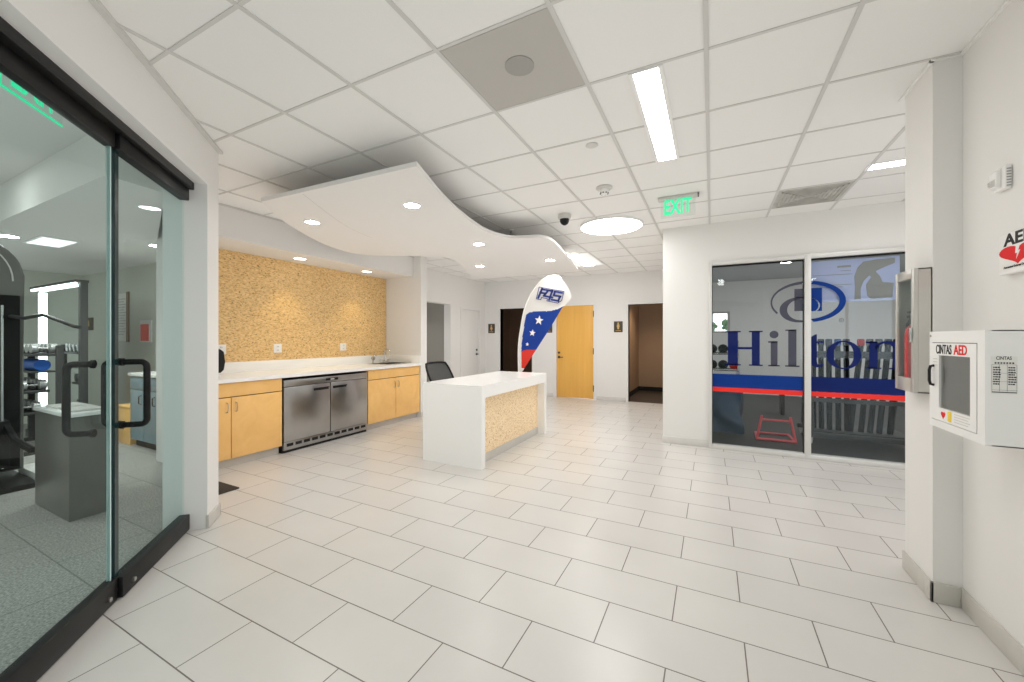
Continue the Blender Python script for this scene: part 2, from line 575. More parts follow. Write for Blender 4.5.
def clip(poly, axis, val):
    hits = []
    n = len(poly)
    for i in range(n):
        a, b = poly[i], poly[(i + 1) % n]
        if (a[axis] - val) * (b[axis] - val) < 0:
            t = (val - a[axis]) / (b[axis] - a[axis])
            hits.append(a[1 - axis] + t * (b[1 - axis] - a[1 - axis]))
    hits.sort()
    return [(hits[i], hits[i + 1]) for i in range(0, len(hits) - 1, 2)]

GX, GY, GT = -0.0243, 2.2209, 0.61
croom = [PD(-3.0, -1.16), PD(3.66, -1.16), (-3.7, 1.75), (-4.75, 2.0), (-4.75, 5.5), (-5.3, 5.6), (-5.3, 8.9), (-0.55, 8.9), (-0.55, 5.62), (4.5, 5.62), (4.5, -3.1)]
cb = MB()
cb.prism([PD(-3.0, -1.42), PD(3.7, -1.42), (-3.9, 1.7), (-5.6, 2.3), (-5.6, 9.0), (-0.5, 9.0), (-0.5, 5.7), (4.6, 5.7), (4.6, -3.2)], CEIL, CEIL + 0.12)
cb.mi = 1
for k in range(-10, 9):
    x = GX + GT * k
    for a, b in clip(croom, 0, x):
        cb.box(x - 0.011, x + 0.011, a, b, CEIL - 0.006, CEIL + 0.01)
for k in range(-9, 12):
    y = GY + GT * k
    for a, b in clip(croom, 1, y):
        cb.box(a, b, y - 0.009, y + 0.009, CEIL - 0.004, CEIL + 0.01)
struct(obj('ceiling', cb, ['tilec', 'tbar'], keep=True, smooth=False))
gc = MB()
gc.prism([PD(-3.0, -1.43), PD(3.7, -1.43), (-3.95, 1.7), (-5.61, 2.3), (-5.61, 2.9), (-10.1, 2.9), (-10.1, -3.6)], CEIL, CEIL + 0.12)
struct(obj('ceiling', gc, 'plaster', keep=True))
struct(obj('ceiling', MB().box(-0.49, 4.6, 5.71, 11.7, CEIL, CEIL + 0.12), 'gymceil', keep=True))
struct(obj('ceiling', MB().box(-7.2, -0.59, 9.01, 11.4, 2.5, 2.62).box(-7.2, -5.61, 5.6, 8.3, 2.5, 2.62), 'plaster', keep=True))

# ------------------------------------------------------------------ setting: walls
wl = MB(TD)
wl.box(-3.66, -3.445, -1.42, -1.155, 0, CEIL)           # pier beside the glass
wl.box(-3.445, 3.0, -1.42, -1.155, 2.505, CEIL)          # header over the glass
struct(obj('wall_left', wl, 'paint', keep=True))
ss = MB()
ss.prism([(-3.60, 1.505), (-3.62, 1.54), (-5.45, 2.215), (-5.45, 2.185)], 0, CEIL)
struct(obj('wall_left', ss, 'paint2', keep=True))
struct(obj('trim_1', MB(TD).box(-3.672, -3.44, -1.165, -1.143, 0, 0.095, 0.003).box(-3.672, -3.66, -1.42, -1.143, 0, 0.095, 0.003), 'base', keep=True))
struct(obj('trim_2', MB(TD).box(-3.66, 3.0, -1.165, -1.125, CEIL - 0.022, CEIL - 0.001), 'tbar', keep=True))

al = MB()
al.box(-5.60, -5.385, 2.16, 5.62, 0, CEIL)                 # behind the strand board
al.box(-5.385, -4.56, 5.46, 5.62, 0, CEIL)                 # wing wall
struct(obj('wall_alcove', al, 'paint2', keep=True))
struct(obj('beam', MB().box(-5.385, -4.735, 2.16, 5.46, 2.485, CEIL), 'plaster', keep=True))
struct(obj('trim_3', MB().box(-4.737, -4.72, 2.05, 5.46, CEIL - 0.02, CEIL - 0.001), 'tbar', keep=True))
struct(obj('trim_4', MB().box(-5.385, -5.37, 2.19, 5.455, 1.088, 2.484), 'cork', keep=True, smooth=False))

hl = MB()
hl.box(-5.45, -5.27, 5.62, 6.35, 0, CEIL)
hl.box(-5.45, -5.27, 7.33, 7.73, 0, CEIL)
hl.box(-5.45, -5.27, 8.60, 8.86, 0, CEIL)
hl.box(-5.45, -5.27, 6.35, 7.33, 2.165, CEIL)
hl.box(-5.45, -5.27, 7.73, 8.60, 2.13, CEIL)
struct(obj('wall_hall', hl, 'paint', keep=True))
struct(obj('wall_recess', MB().box(-6.9, -6.75, 5.6, 8.3, 0, 2.5).box(-6.75, -5.45, 5.5, 5.6, 0, 2.5).box(-6.75, -5.45, 7.7, 7.8, 0, 2.5), 'greypaint', keep=True))

bk = MB()
for x0, x1, z0 in ((-5.45, -4.82, 0), (-4.82, -3.93, 2.145), (-3.93, -3.33, 0), (-3.33, -2.37, 2.19), (-2.37, -1.63, 0), (-1.63, -0.72, 2.135), (-0.72, -0.58, 0)):
    bk.box(x0, x1, 8.86, 9.0, z0, CEIL)
struct(obj('wall_back', bk, 'paint2', keep=True))
cr = MB()
cr.box(-5.6, -5.45, 9.0, 11.4, 0, 2.5)
cr.box(-3.93, -3.8, 9.0, 11.4, 0, 2.5)
cr.box(-5.45, -3.93, 10.6, 10.7, 0, 2.5)
struct(obj('wall_restroom', cr, 'brown', keep=True))
cr = MB()
cr.box(-1.85, -1.75, 9.0, 11.4, 0, 2.5)
cr.box(-1.75, -0.6, 11.0, 11.1, 0, 2.5)
cr.box(-0.66, -0.6, 9.0, 11.0, 0, 2.5)
struct(obj('wall_corridor', cr, 'tan', keep=True))
struct(obj('baseboard_corridor', MB().box(-1.75, -0.67, 10.98, 11.0, 0, 0.11).box(-1.75, -1.74, 9.0, 10.98, 0, 0.11), 'dark', keep=True))

# gym behind the printed window
hw = MB()
hw.box(-0.58, -0.035, 5.60, 5.75, 0, CEIL)
hw.box(-0.035, 1.93, 5.60, 5.75, 2.36, CEIL)
hw.box(1.93, 4.6, 5.60, 5.75, 0, CEIL)
hw.box(-0.58, -0.43, 5.75, 11.7, 0, CEIL)
struct(obj('wall_gym', hw, 'paint', keep=True))
gw = MB()
gw.box(-0.43, -0.38, 11.5, 11.7, 0, CEIL).box(-0.38, 0.41, 11.5, 11.7, 0, 1.54).box(-0.38, 0.41, 11.5, 11.7, 2.08, CEIL).box(0.41, 4.6, 11.5, 11.7, 0, CEIL)
gw.box(4.5, 4.6, 5.75, 11.5, 0, CEIL)
struct(obj('wall_studio', gw, 'paint2', keep=True))

# right side
struct(obj('wall_right', MB().box(1.15, 1.32, -0.4, 2.85, 0, CEIL).box(1.037, 1.32, 2.85, 3.18, 0, CEIL), 'paint', keep=True))
struct(obj('trim_5', MB().box(1.024, 1.04, 2.825, 3.235, CEIL - 0.012, CEIL - 0.001).box(1.024, 1.16, 2.835, 2.85, CEIL - 0.012, CEIL - 0.001).box(1.135, 1.15, -0.4, 2.835, CEIL - 0.012, CEIL - 0.001), 'tilec', keep=True))
bb = MB()
bb.box(1.026, 1.038, 2.838, 3.19, 0, 0.105, 0.002)
bb.box(1.026, 1.15, 2.838, 2.85, 0, 0.105, 0.002)
for i in range(6):
    bb.box(1.138, 1.15, 2.836 - 0.61 * (i + 1) + 0.003, 2.836 - 0.61 * i, 0, 0.105, 0.002)
struct(obj('baseboard_right', bb, 'base', keep=True))
bb = MB()
bb.box(-0.59, -0.03, 5.588, 5.6, 0, 0.09, 0.002).box(1.95, 4.5, 5.588, 5.6, 0, 0.09, 0.002)
bb.box(-5.27, -4.87, 8.848, 8.86, 0, 0.09, 0.002).box(-3.88, -3.38, 8.848, 8.86, 0, 0.09, 0.002).box(-2.33, -1.68, 8.848, 8.86, 0, 0.09, 0.002)
bb.box(-5.27, -5.258, 5.62, 6.35, 0, 0.09).box(-5.27, -5.258, 7.33, 7.69, 0, 0.09).box(-4.56, -4.548, 5.46, 5.632, 0, 0.09).box(-4.56, -5.26, 5.62, 5.632, 0, 0.09)
struct(obj('baseboard_back', bb, 'basepale', keep=True))
struct(obj('wall_foyer', MB().box(4.5, 4.62, -3.1, 5.6, 0, CEIL).box(1.2, 4.5, -3.2, -3.1, 2.6, CEIL), 'paint', keep=True))
struct(obj('wall_fitness', MB().box(-10.1, -9.95, -3.6, 2.9, 0, CEIL).box(-9.95, -5.6, 2.8, 2.9, 0, CEIL).box(-5.6, -5.5, 2.3, 2.9, 0, CEIL).box(-9.95, 1.6, -3.7, -3.6, 0, CEIL), 'gymgrey', keep=True))

struct(obj('beam', MB().box(-9.95, -5.55, 1.15, 2.8, 2.5, CEIL).prism([(-5.55, 1.15), (-3.7, 1.15), (-3.75, 1.5), (-5.55, 2.15)], 2.5, CEIL), 'plaster', keep=True))

# street front of the foyer, behind the camera
w = MB()
for x in (1.45, 2.45, 3.45, 4.46):
    w.box(x - 0.03, x + 0.03, -3.17, -3.1, 0, 2.6)
w.box(1.42, 4.49, -3.17, -3.1, 0, 0.08).box(1.42, 4.49, -3.17, -3.1, 2.52, 2.6)
wf = struct(obj('window_3', w, 'black', keep=True))
obj('glass_pane', MB().box(1.45, 4.46, -3.14, -3.132, 0.06, 2.55), 'glass', wf)

# ------------------------------------------------------------------ glass front: doors in the diagonal wall
struct(obj('trim_6', MB(TD).box(-3.425, 3.0, -1.30, -1.235, 2.455, 2.53, 0.003).box(-3.53, -3.43, -1.30, -1.235, 2.455, 2.53), 'black', keep=True))

def d_pull(root, s, off0, off1):
    # D shaped pull standing off the glass
    z0, z1, rr = 0.915, 1.255, 0.028
    sg = 1 if off1 > off0 else -1
    path = [(-s, off0, z1)]
    for k in range(7):
        t = k / 6 * PI / 2
        path.append((-s, off1 - sg * rr + sg * rr * math.sin(t), z1 - rr + rr * math.cos(t)))
    for k in range(7):
        t = k / 6 * PI / 2
        path.append((-s, off1 - sg * rr + sg * rr * math.cos(t), z0 + rr - rr * math.sin(t)))
    path.append((-s, off0, z0))
    h = obj('pull_handle', MB(TD).tube(path, 0.0155, 12), 'black', root)
    c = MB(TD)
    for z in (z0, z1):
        c.cyl((-s, off0, z), (-s, off0 + sg * 0.012, z), 0.021, seg=16)
        c.cyl((-s, off0 + sg * 0.03, z), (-s, off0 + sg * 0.04, z), 0.0155, seg=16)
    obj('standoff', c, 'blackpl', h)

p = PD(2.2, -1.3)
d1 = bpy.data.objects.new('door_1', None); COL.objects.link(d1); d1.location = (p[0], p[1], 0); struct(d1)
d1['label'] = 'frameless glass door leaf nearest the camera with black rails'
obj('glass_panel', MB(TD).box(-2.605, -1.55, -1.306, -1.294, 0.12, 2.39), 'dglass', d1)
obj('edge_seal', MB(TD).box(-2.612, -2.605, -1.308, -1.292, 0.12, 2.39), 'gedge', d1)
obj('bottom_rail', MB(TD).box(-2.64, -1.55, -1.325, -1.278, 0.008, 0.128, 0.004), 'black', d1)
obj('top_rail', MB(TD).box(-2.62, -1.55, -1.325, -1.278, 2.375, 2.47, 0.004), 'black', d1)
obj('lock_bolt', MB(TD).lathe([(0.012, 0), (0.012, 0.012), (0.005, 0.016)], (-2.56, -1.278, 0.055), 'y', 16), 'nickel', d1)
d_pull(d1, 2.51, -1.306, -1.412)
p = PD(3.05, -1.3)
d2 = bpy.data.objects.new('door_2', None); COL.objects.link(d2); d2.location = (p[0], p[1], 0); struct(d2)
d2['label'] = 'frameless glass door leaf beside the white pier'
obj('glass_panel', MB(TD).box(-3.475, -2.672, -1.306, -1.294, 0.12, 2.39), 'dglass', d2)
obj('edge_seal', MB(TD).box(-2.672, -2.640, -1.309, -1.291, 0.12, 2.39), 'darkedge', d2)
obj('bottom_rail', MB(TD).box(-3.48, -2.652, -1.325, -1.262, 0.008, 0.118, 0.004), 'black', d2)
obj('top_rail', MB(TD).box(-3.475, -2.632, -1.325, -1.265, 2.375, 2.47, 0.004), 'black', d2)
obj('lock_bolt', MB(TD).lathe([(0.012, 0), (0.012, 0.012), (0.005, 0.016)], (-2.74, -1.262, 0.055), 'y', 16), 'nickel', d2)
d_pull(d2, 2.70, -1.294, -1.182)
d_pull(d2, 2.72, -1.306, -1.372)
p = PD(0.4, -1.3)
d3 = bpy.data.objects.new('door_3', None); COL.objects.link(d3); d3.location = (p[0], p[1], 0); struct(d3)
for a_, b_ in ((-1.535, -0.06), (-0.05, 1.42), (1.43, 2.9)):
    obj('glass_panel', MB(TD).box(a_, b_, -1.306, -1.294, 0.10, 2.39), 'dglass', d3)
    obj('bottom_rail', MB(TD).box(a_, b_, -1.325, -1.278, 0.008, 0.12, 0.004), 'black', d3)
    obj('top_rail', MB(TD).box(a_, b_, -1.325, -1.278, 2.375, 2.455, 0.004), 'black', d3)

# ------------------------------------------------------------------ printed gym window
win = MB()
for x0, x1 in ((-0.035, 0.004), (0.956, 1.016), (1.89, 1.93)):
    win.box(x0, x1, 5.57, 5.66, 0, 2.356, 0.003)
win.box(0.004, 1.89, 5.575, 5.66, 0, 0.055, 0.003).box(0.004, 1.89, 5.575, 5.66, 2.305, 2.356, 0.003)
w1 = struct(obj('window_1', win, 'alu', keep=True))
obj('gasket', MB().box(0.004, 0.956, 5.615, 5.64, 2.285, 2.305).box(1.016, 1.89, 5.615, 5.64, 2.285, 2.305).box(0.946, 0.956, 5.615, 5.64, 0.055, 2.285).box(0.004, 0.012, 5.615, 5.64, 0.055, 2.285), 'blackpl', w1)
obj('glass_pane', MB().box(0.004, 0.956, 5.624, 5.632, 0.055, 2.305), 'glass', w1)
obj('glass_pane', MB().box(1.016, 1.89, 5.624, 5.632, 0.055, 2.305), 'glass', w1)

GYF = 5.6235   # front face of the glass: films sit here
def film(name, polys, mat, label, cat='window decal', group=None):
    mb = MB()
    for pl in polys:
        mb.prism(pl, GYF - 0.0015, GYF, 'xz')
    return tag(obj(name, mb, mat, smooth=False), label, cat, group)
def rc(x0, x1, z0, z1):
    return [(x0, z0), (x1, z0), (x1, z1), (x0, z1)]
film('blue_stripe', [rc(0.005, 0.956, 0.775, 0.94)], 'blue', 'wide blue stripe across the left window pane, above the red hurdle')
film('blue_stripe', [rc(1.016, 1.89, 0.775, 0.945)], 'navy', 'wide navy stripe across the right window pane, below the word ending')
film('red_stripe', [rc(0.005, 0.956, 0.718, 0.774)], 'redv', 'thin red stripe across the left window pane, under the blue one')
film('red_stripe', [rc(1.016, 1.89, 0.718, 0.774)], 'redv', 'thin red stripe across the right window pane, under the navy one')

def arc(cx, cz, a, b, t0, t1, n=40):
    return [(cx + a * math.cos(R(t0 + (t1 - t0) * k / n)), cz + b * math.sin(R(t0 + (t1 - t0) * k / n))) for k in range(n + 1)]
def crescent(o, i, t0, t1, xlo=-9, xhi=9):
    # band between an outer and an inner ellipse, kept to one pane
    quads = []
    n = 120
    for k in range(n):
        a, b = R(t0 + (t1 - t0) * k / n), R(t0 + (t1 - t0) * (k + 1) / n)
        q = [(o[0] + o[2] * math.cos(t), o[1] + o[3] * math.sin(t)) for t in (a, b)] + [(i[0] + i[2] * math.cos(t), i[1] + i[3] * math.sin(t)) for t in (b, a)]
        if min(v[0] for v in q) >= xlo and max(v[0] for v in q) <= xhi:
            quads.append(q)
    return quads
XL, XR = 0.956, 1.016
OUT, INN = (0.985, 1.812, 0.355, 0.240), (0.965, 1.812, 0.318, 0.205)
SO, SI = (0.915, 1.720, 0.195, 0.148), (0.935, 1.722, 0.140, 0.125)
def block_slices():
    # square block cut by the thin gap of the inner swirl
    out = []
    for k in range(40):
        z0 = 1.70 + 0.265 * k / 40; z1 = z0 + 0.265 / 40
        t = ((z0 + z1) / 2 - 1.765) / 0.095
        xa = 0.985 + 0.115 * math.sqrt(max(0, 1 - t * t)) if abs(t) < 1 else 0
        if xa > 1.03:
            out += [rc(1.017, xa - 0.007, z0, z1), rc(min(xa + 0.007, 1.124), 1.125, z0, z1)]
        else:
            out.append(rc(1.017, 1.125, z0, z1))
    return out
film('logo_emblem', crescent(OUT, INN, 70, 215, -9, XL) + crescent(SO, SI, 60, 300, -9, XL) + [rc(0.865, 0.955, 1.855, 1.965), rc(0.865, 0.955, 1.705, 1.845)],
     'charcoal', 'half of the oval emblem greyed by painted reflection, on the left window pane')
film('logo_emblem', crescent(OUT, INN, -110, 90, XR, 9) + block_slices(),
     'blue', 'blue half of the oval emblem, on the right window pane')
rg = MB()
rg.tube([(1.30 + 0.02 * math.cos(t * PI / 10), GYF - 0.001, 1.59 + 0.02 * math.sin(t * PI / 10)) for t in range(20)], 0.0022, 6, closed=True)
rg.text('R', 0.028, wall_T(1.30, GYF - 0.0005, 1.59, '-y'), 0.0006)
tag(obj('registered_mark', rg, 'charcoal'), 'small circled R beside the blue half of the emblem', 'window decal')

def stem(x0, x1, z0, z1, sl, sr, tl=True, bt=True):
    ps = [rc(x0, x1, z0, z1)]
    if bt: ps.append(rc(x0 - sl, x1 + sr, z0, z0 + 0.016))
    if tl: ps.append(rc(x0 - sl, x1 + sr, z1 - 0.016, z1))
    return ps
Z0, ZX, ZC = 1.052, 1.352, 1.478
film('letter_film', stem(0.18, 0.29, Z0, ZC, 0.03, 0.03) + stem(0.437, 0.52, Z0, ZC, 0.03, 0.03) + [rc(0.29, 0.437, 1.252, 1.28)], 'navyfilm', 'big navy serif letter H on the left pane', 'window lettering', 'big word across the gym window')
film('letter_film', stem(0.632, 0.70, Z0, ZX, 0.025, 0.022, False) + [rc(0.606, 0.70, ZX - 0.018, ZX), arc(0.665, 1.432, 0.045, 0.045, 0, 342, 20)], 'charcoal', 'navy letter i greyed by painted reflection, between the H and the l', 'window lettering', 'big word across the gym window')
film('letter_film', stem(0.806, 0.885, Z0, 1.49, 0.03, 0.03, False) + [rc(0.778, 0.885, 1.474, 1.49)], 'charcoal', 'navy letter l greyed by painted reflection, beside the window mullion', 'window lettering', 'big word across the gym window')
film('letter_film', [[(1.018, 1.12), (1.035, 1.07), (1.08, Z0), (1.115, 1.06), (1.145, 1.09), (1.135, 1.10), (1.10, 1.082), (1.085, 1.09), (1.078, 1.12), (1.078, ZX - 0.02), (1.14, ZX - 0.02), (1.14, ZX), (1.078, ZX), (1.078, 1.435), (1.06, 1.43), (1.018, 1.40)]], 'navyfilm', 'navy letter t, right beside the window mullion', 'window lettering', 'big word across the gym window')
film('letter_film', crescent((1.32, 1.20, 0.155, 0.16), (1.32, 1.20, 0.088, 0.145), 0, 360), 'navyfilm', 'navy letter o, in front of the bar rack', 'window lettering', 'big word across the gym window')
film('letter_film', stem(1.54, 1.61, Z0, ZX, 0.03, 0.03, False) + [rc(1.51, 1.61, ZX - 0.018, ZX)] + stem(1.735, 1.805, Z0, 1.29, 0.03, 0.03, False) + [arc(1.695, 1.27, 0.11, 0.088, 0, 180, 24) + arc(1.675, 1.27, 0.062, 0.06, 180, 0, 24)], 'navyfilm', 'navy letter n, last letter beside the pillar', 'window lettering', 'big word across the gym window')

# poster stuck inside the right pane, seen from behind
pst = thing('poster', (1.40, 5.66, 1.80), 'pale blue poster behind the right window pane with grey athlete figure', 'poster')
obj('sheet', MB().box(1.02, 1.80, 5.652, 5.655, 1.80, 2.275), 'posterb', pst)
fg = MB()
ath = [(1.42, 1.82), (1.425, 1.95), (1.42, 2.08), (1.45, 2.18), (1.50, 2.235), (1.60, 2.25), (1.76, 2.255), (1.76, 2.20), (1.66, 2.155), (1.60, 2.12), (1.635, 2.07), (1.66, 2.0), (1.75, 1.985), (1.74, 1.83), (1.56, 1.82), (1.53, 1.86), (1.52, 1.98), (1.565, 2.06), (1.55, 2.08), (1.50, 2.02), (1.475, 1.94), (1.475, 1.82)]
fg.prism(ath, 5.6495, 5.6518, 'xz')
obj('printed_figure', fg, 'posterg', pst, smooth=False)
pt = MB()
for i, (x0, x1, z) in enumerate(((1.27, 1.39, 2.185), (1.30, 1.39, 2.145), (1.05, 1.40, 2.105), (1.10, 1.40, 1.99), (1.08, 1.32, 1.965))):
    pt.box(x0, x1, 5.6500, 5.6518, z, z + (0.022 if i == 0 else 0.006))
obj('printed_lines', pt, 'posterg', pst)

# ------------------------------------------------------------------ gym contents behind the printed window
hd = thing('agility_hurdle', (0.77, 6.5, 0), 'low red tube agility hurdle on dark floor behind left pane', 'hurdle')
hm = lambda *a: MB().tube(*a)
obj('side_frame', MB().tube([(0.61, 6.33, 0.34), (0.55, 6.33, 0.02), (0.57, 6.75, 0.02)], 0.016, 10), 'redsteel', hd)
obj('side_frame', MB().tube([(0.93, 6.33, 0.34), (0.99, 6.33, 0.02), (0.97, 6.75, 0.02)], 0.016, 10), 'redsteel', hd)
obj('crossbar', MB().cyl((0.60, 6.33, 0.285), (0.94, 6.33, 0.285), 0.014), 'redsteel', hd)
obj('base_bar', MB().cyl((0.55, 6.33, 0.02), (0.99, 6.33, 0.02), 0.017), 'redsteel', hd)
obj('base_bar', MB().cyl((0.57, 6.75, 0.02), (0.97, 6.75, 0.02), 0.014), 'redsteel', hd)

rk = thing('bar_rack', (1.6, 6.7, 0), 'wheeled dark steel bar rack behind the right window pane', 'rack')
for x in (1.18, 2.16):
    obj('upright', MB().tube([(x, 6.45, 0.10), (x, 6.56, 1.2)], 0.03, 8), 'frame', rk)
    obj('upright', MB().tube([(x, 7.05, 0.10), (x, 6.75, 1.2)], 0.025, 8), 'frame', rk)
for y in (6.44, 7.06):
    obj('base_rail', MB().box(1.12, 2.22, y - 0.03, y + 0.03, 0.09, 0.15, 0.004), 'frame', rk)
for y in (6.545, 6.735):
    obj('holder_rail', MB().box(1.15, 2.19, y - 0.015, y + 0.015, 1.13, 1.215, 0.004), 'frame', rk)
obj('tray', MB().box(1.16, 2.18, 6.45, 7.05, 0.15, 0.17), 'frame', rk)
obj('cross_bar', MB().box(1.18, 2.16, 6.46, 6.50, 0.55, 0.60), 'frame', rk)
for x in (1.17, 2.17):
    for y in (6.44, 7.06):
        c = MB().lathe([(0.02, -0.014), (0.045, -0.012), (0.045, 0.012), (0.02, 0.014)], (x, y, 0.046), 'x', 20)
        cs = obj('caster', c, 'greypl', rk)
        obj('fork', MB().box(x - 0.02, x + 0.02, y - 0.02, y + 0.02, 0.085, 0.10).box(x - 0.022, x - 0.018, y - 0.015, y + 0.015, 0.045, 0.09).box(x + 0.018, x + 0.022, y - 0.015, y + 0.015, 0.045, 0.09), 'nickel', cs)
bars = [(1.235, 'black', 0), (1.32, 'blackpl', 0), (1.405, 'charcoal', 0), (1.50, 'bluepl', 0), (1.59, 'graphite', 0), (1.74, 'red', 0.12), (1.83, 'graphite', 0.10), (1.92, 'graphite', 0.10), (2.01, 'black', 0.10), (2.095, 'black', 0.08)]
cn = {'black': 'black', 'blackpl': 'dull black', 'charcoal': 'slate', 'bluepl': 'blue', 'graphite': 'dark grey', 'red': 'red'}
words = ['first bar from the mullion, black cap', 'second bar from the mullion, black cap', 'third bar from the mullion, slate cap', 'exercise bar with the blue cap', 'dark grey capped bar just right of the blue capped one', 'exercise bar with the red cap', 'dark grey capped bar just right of the red capped one', 'second dark grey capped bar past the red capped one', 'black capped bar third past the red capped one', 'last black capped bar beside the pillar']
for (x, m, ln), wd in zip(bars, words):
    b = thing('exercise_bar', (x, 6.62, 0.172), wd + ', in the rack', 'exercise bar', 'exercise bars in the rack behind glass')
    obj('shaft', MB().cyl((x - ln, 6.62, 0.172), (x, 6.66, 1.30), 0.030, seg=14), 'barblack', b)
    obj('end_cap', MB().lathe([(0.034, 1.29), (0.038, 1.30), (0.038, 1.37), (0.030, 1.38)], (x, 6.66, 0), 'z', 16), m, b)

br = thing('ball_rack', (0.12, 7.6, 0), 'silver medicine ball rack behind left pane, beside the frame', 'rack')
f = MB()
for x in (-0.08, 0.40):
    f.tube([(x, 7.4, 0.0), (x, 7.75, 1.35)], 0.018, 8).tube([(x, 8.0, 0.0), (x, 7.75, 1.35)], 0.018, 8)
obj('side_frame', f, 'chrome', br)
for i, z in enumerate((0.55, 0.85, 1.12)):
    y = 7.4 + 0.35 * z / 1.35
    obj('shelf_rail', MB().cyl((-0.08, y - 0.03, z), (0.40, y - 0.03, z), 0.012).cyl((-0.08, y + 0.15, z + 0.02), (0.40, y + 0.15, z + 0.02), 0.012), 'chrome', br)
bi = 0
for i, z in enumerate((0.55, 0.85, 1.12)):
    y = 7.4 + 0.35 * z / 1.35
    for j, x in enumerate((0.01, 0.175, 0.34)):
        red = (i == 1 and j == 2)
        b = MB()
        bmesh.ops.create_uvsphere(b.bm, u_segments=20, v_segments=14, radius=0.078, matrix=Matrix.Translation((x, y + 0.06, z + 0.091)))
        nm = ['lowest', 'middle', 'top'][i] + ' shelf of the silver rack, ' + ['nearest the window frame', 'in the middle', 'at the right end'][j]
        tag(obj('medicine_ball', b, 'red' if red else 'blackpl'), ('red' if red else 'black') + ' medicine ball on the ' + nm, 'ball', 'medicine balls on the silver rack')
pb = MB()
bmesh.ops.create_cube(pb.bm, size=1.0, matrix=Matrix.Translation((0.10, 6.9, 0.40)) @ Matrix.Diagonal((0.62, 0.6, 0.74, 1)))
bmesh.ops.subdivide_edges(pb.bm, edges=pb.bm.edges[:], cuts=14, use_grid_fill=True)
for v in pb.bm.verts:
    a_, b_, c_ = v.co.x, v.co.y, v.co.z
    k_ = min(1.0, c_ * 4)
    v.co.x += 0.045 * math.sin(9 * c_ + 5 * b_) * k_ - (0.10 if a_ > 0.1 else -0.10) * (c_ / 0.77) ** 4
    v.co.y += 0.05 * math.sin(11 * a_ + 7 * c_) * k_ + 0.10 * (c_ / 0.77) ** 2
    v.co.z = max(0.0, c_ - 0.03 + 0.03 * math.sin(13 * a_ + 6 * b_) * k_)
tag(obj('wrapped_stack', pb, 'darkblue'), 'glossy dark blue wrapped stack on gym floor behind left pane', 'wrapped equipment')
bn = thing('weight_bench', (0.75, 8.7, 0), 'low black weight bench behind the hurdle', 'bench')
obj('pad', MB().box(0.35, 1.25, 8.55, 8.85, 0.38, 0.45, 0.02), 'blackpl', bn)
for x in (0.45, 1.15):
    obj('leg', MB().box(x - 0.03, x + 0.03, 8.58, 8.82, 0, 0.38, 0.005), 'frame', bn)
w2 = MB()
w2.box(-0.38, -0.33, 11.48, 11.56, 1.54, 2.08).box(0.36, 0.41, 11.48, 11.56, 1.54, 2.08).box(-0.33, 0.36, 11.48, 11.56, 1.54, 1.58).box(-0.33, 0.36, 11.48, 11.56, 2.04, 2.08).box(0.0, 0.03, 11.48, 11.56, 1.58, 2.04)
w2o = struct(obj('window_2', w2, 'midgrey', keep=True))
obj('glass_pane', MB().box(-0.33, 0.36, 11.52, 11.528, 1.58, 2.04), 'glass', w2o)
hg = MB()
random.seed(11)
for i in range(70):
    bmesh.ops.create_icosphere(hg.bm, subdivisions=1, radius=random.uniform(0.06, 0.16), matrix=Matrix.Translation((random.uniform(-1.2, 1.2), random.uniform(13.2, 13.8), random.uniform(0.1, 1.95))))
hg = obj('hedge', hg, 'leaf')
hg['kind'] = 'stuff'
tag(hg, 'green hedge outside the small far window', 'hedge')

# ------------------------------------------------------------------ ceiling fixtures
def troffer(x0, x1, y0, y1, lab, wide=False):
    t = thing('ceiling_light', ((x0 + x1) / 2, (y0 + y1) / 2, CEIL - 0.012), lab, 'ceiling light')
    fr = MB()
    r = 0.022
    zt = CEIL - 0.0005
    fr.box(x0 - r, x0, y0, y1, CEIL - 0.012, zt).box(x1, x1 + r, y0, y1, CEIL - 0.012, zt).box(x0 - r, x1 + r, y0 - 0.008, y0, CEIL - 0.012, zt).box(x0 - r, x1 + r, y1, y1 + 0.008, CEIL - 0.012, zt)
    obj('frame', fr, 'whitemt', t)
    if wide:
        c = (x0 + x1) / 2
        obj('side_reflector', MB().box(x0, c - 0.1, y0, y1, CEIL - 0.006, zt), 'sidereflector', t)
        obj('side_reflector', MB().box(c + 0.1, x1, y0, y1, CEIL - 0.006, zt), 'sidereflector', t)
        obj('diffuser', MB().box(c - 0.1, c + 0.1, y0, y1, CEIL - 0.010, zt), 'lamp', t)
    else:
        obj('diffuser', MB().box(x0, x1, y0, y1, CEIL - 0.009, zt), 'lamp', t)
    return t
troffer(-0.388, -0.255, GY + 0.015, GY + 2 * GT - 0.015, 'slim bright strip light in the ceiling, nearest the camera, before the smoke detectors')
troffer(GX - 4 * GT + 0.03, GX - 3 * GT - 0.03, GY + 7 * GT + 0.02, GY + 9 * GT - 0.02, 'recessed rectangular ceiling light past the round disc light, near the back wall', True)
troffer(1.20, 2.40, 4.295, 4.42, 'slim strip light over the side passage, cut off by the pillar')
troffer(2.95, 3.08, GY + 0.015, GY + 2 * GT - 0.015, 'unseen fill strip light added over the foyer, behind the right wall')  # out of view, added to fill the room with light
troffer(2.1, 2.23, -1.6, -0.4, 'unseen fill strip light added over the foyer, by the street front')  # another unseen lamp, added as fill from behind the camera
troffer(0.15, 0.28, -0.85, 0.37, 'strip light straight above the camera')

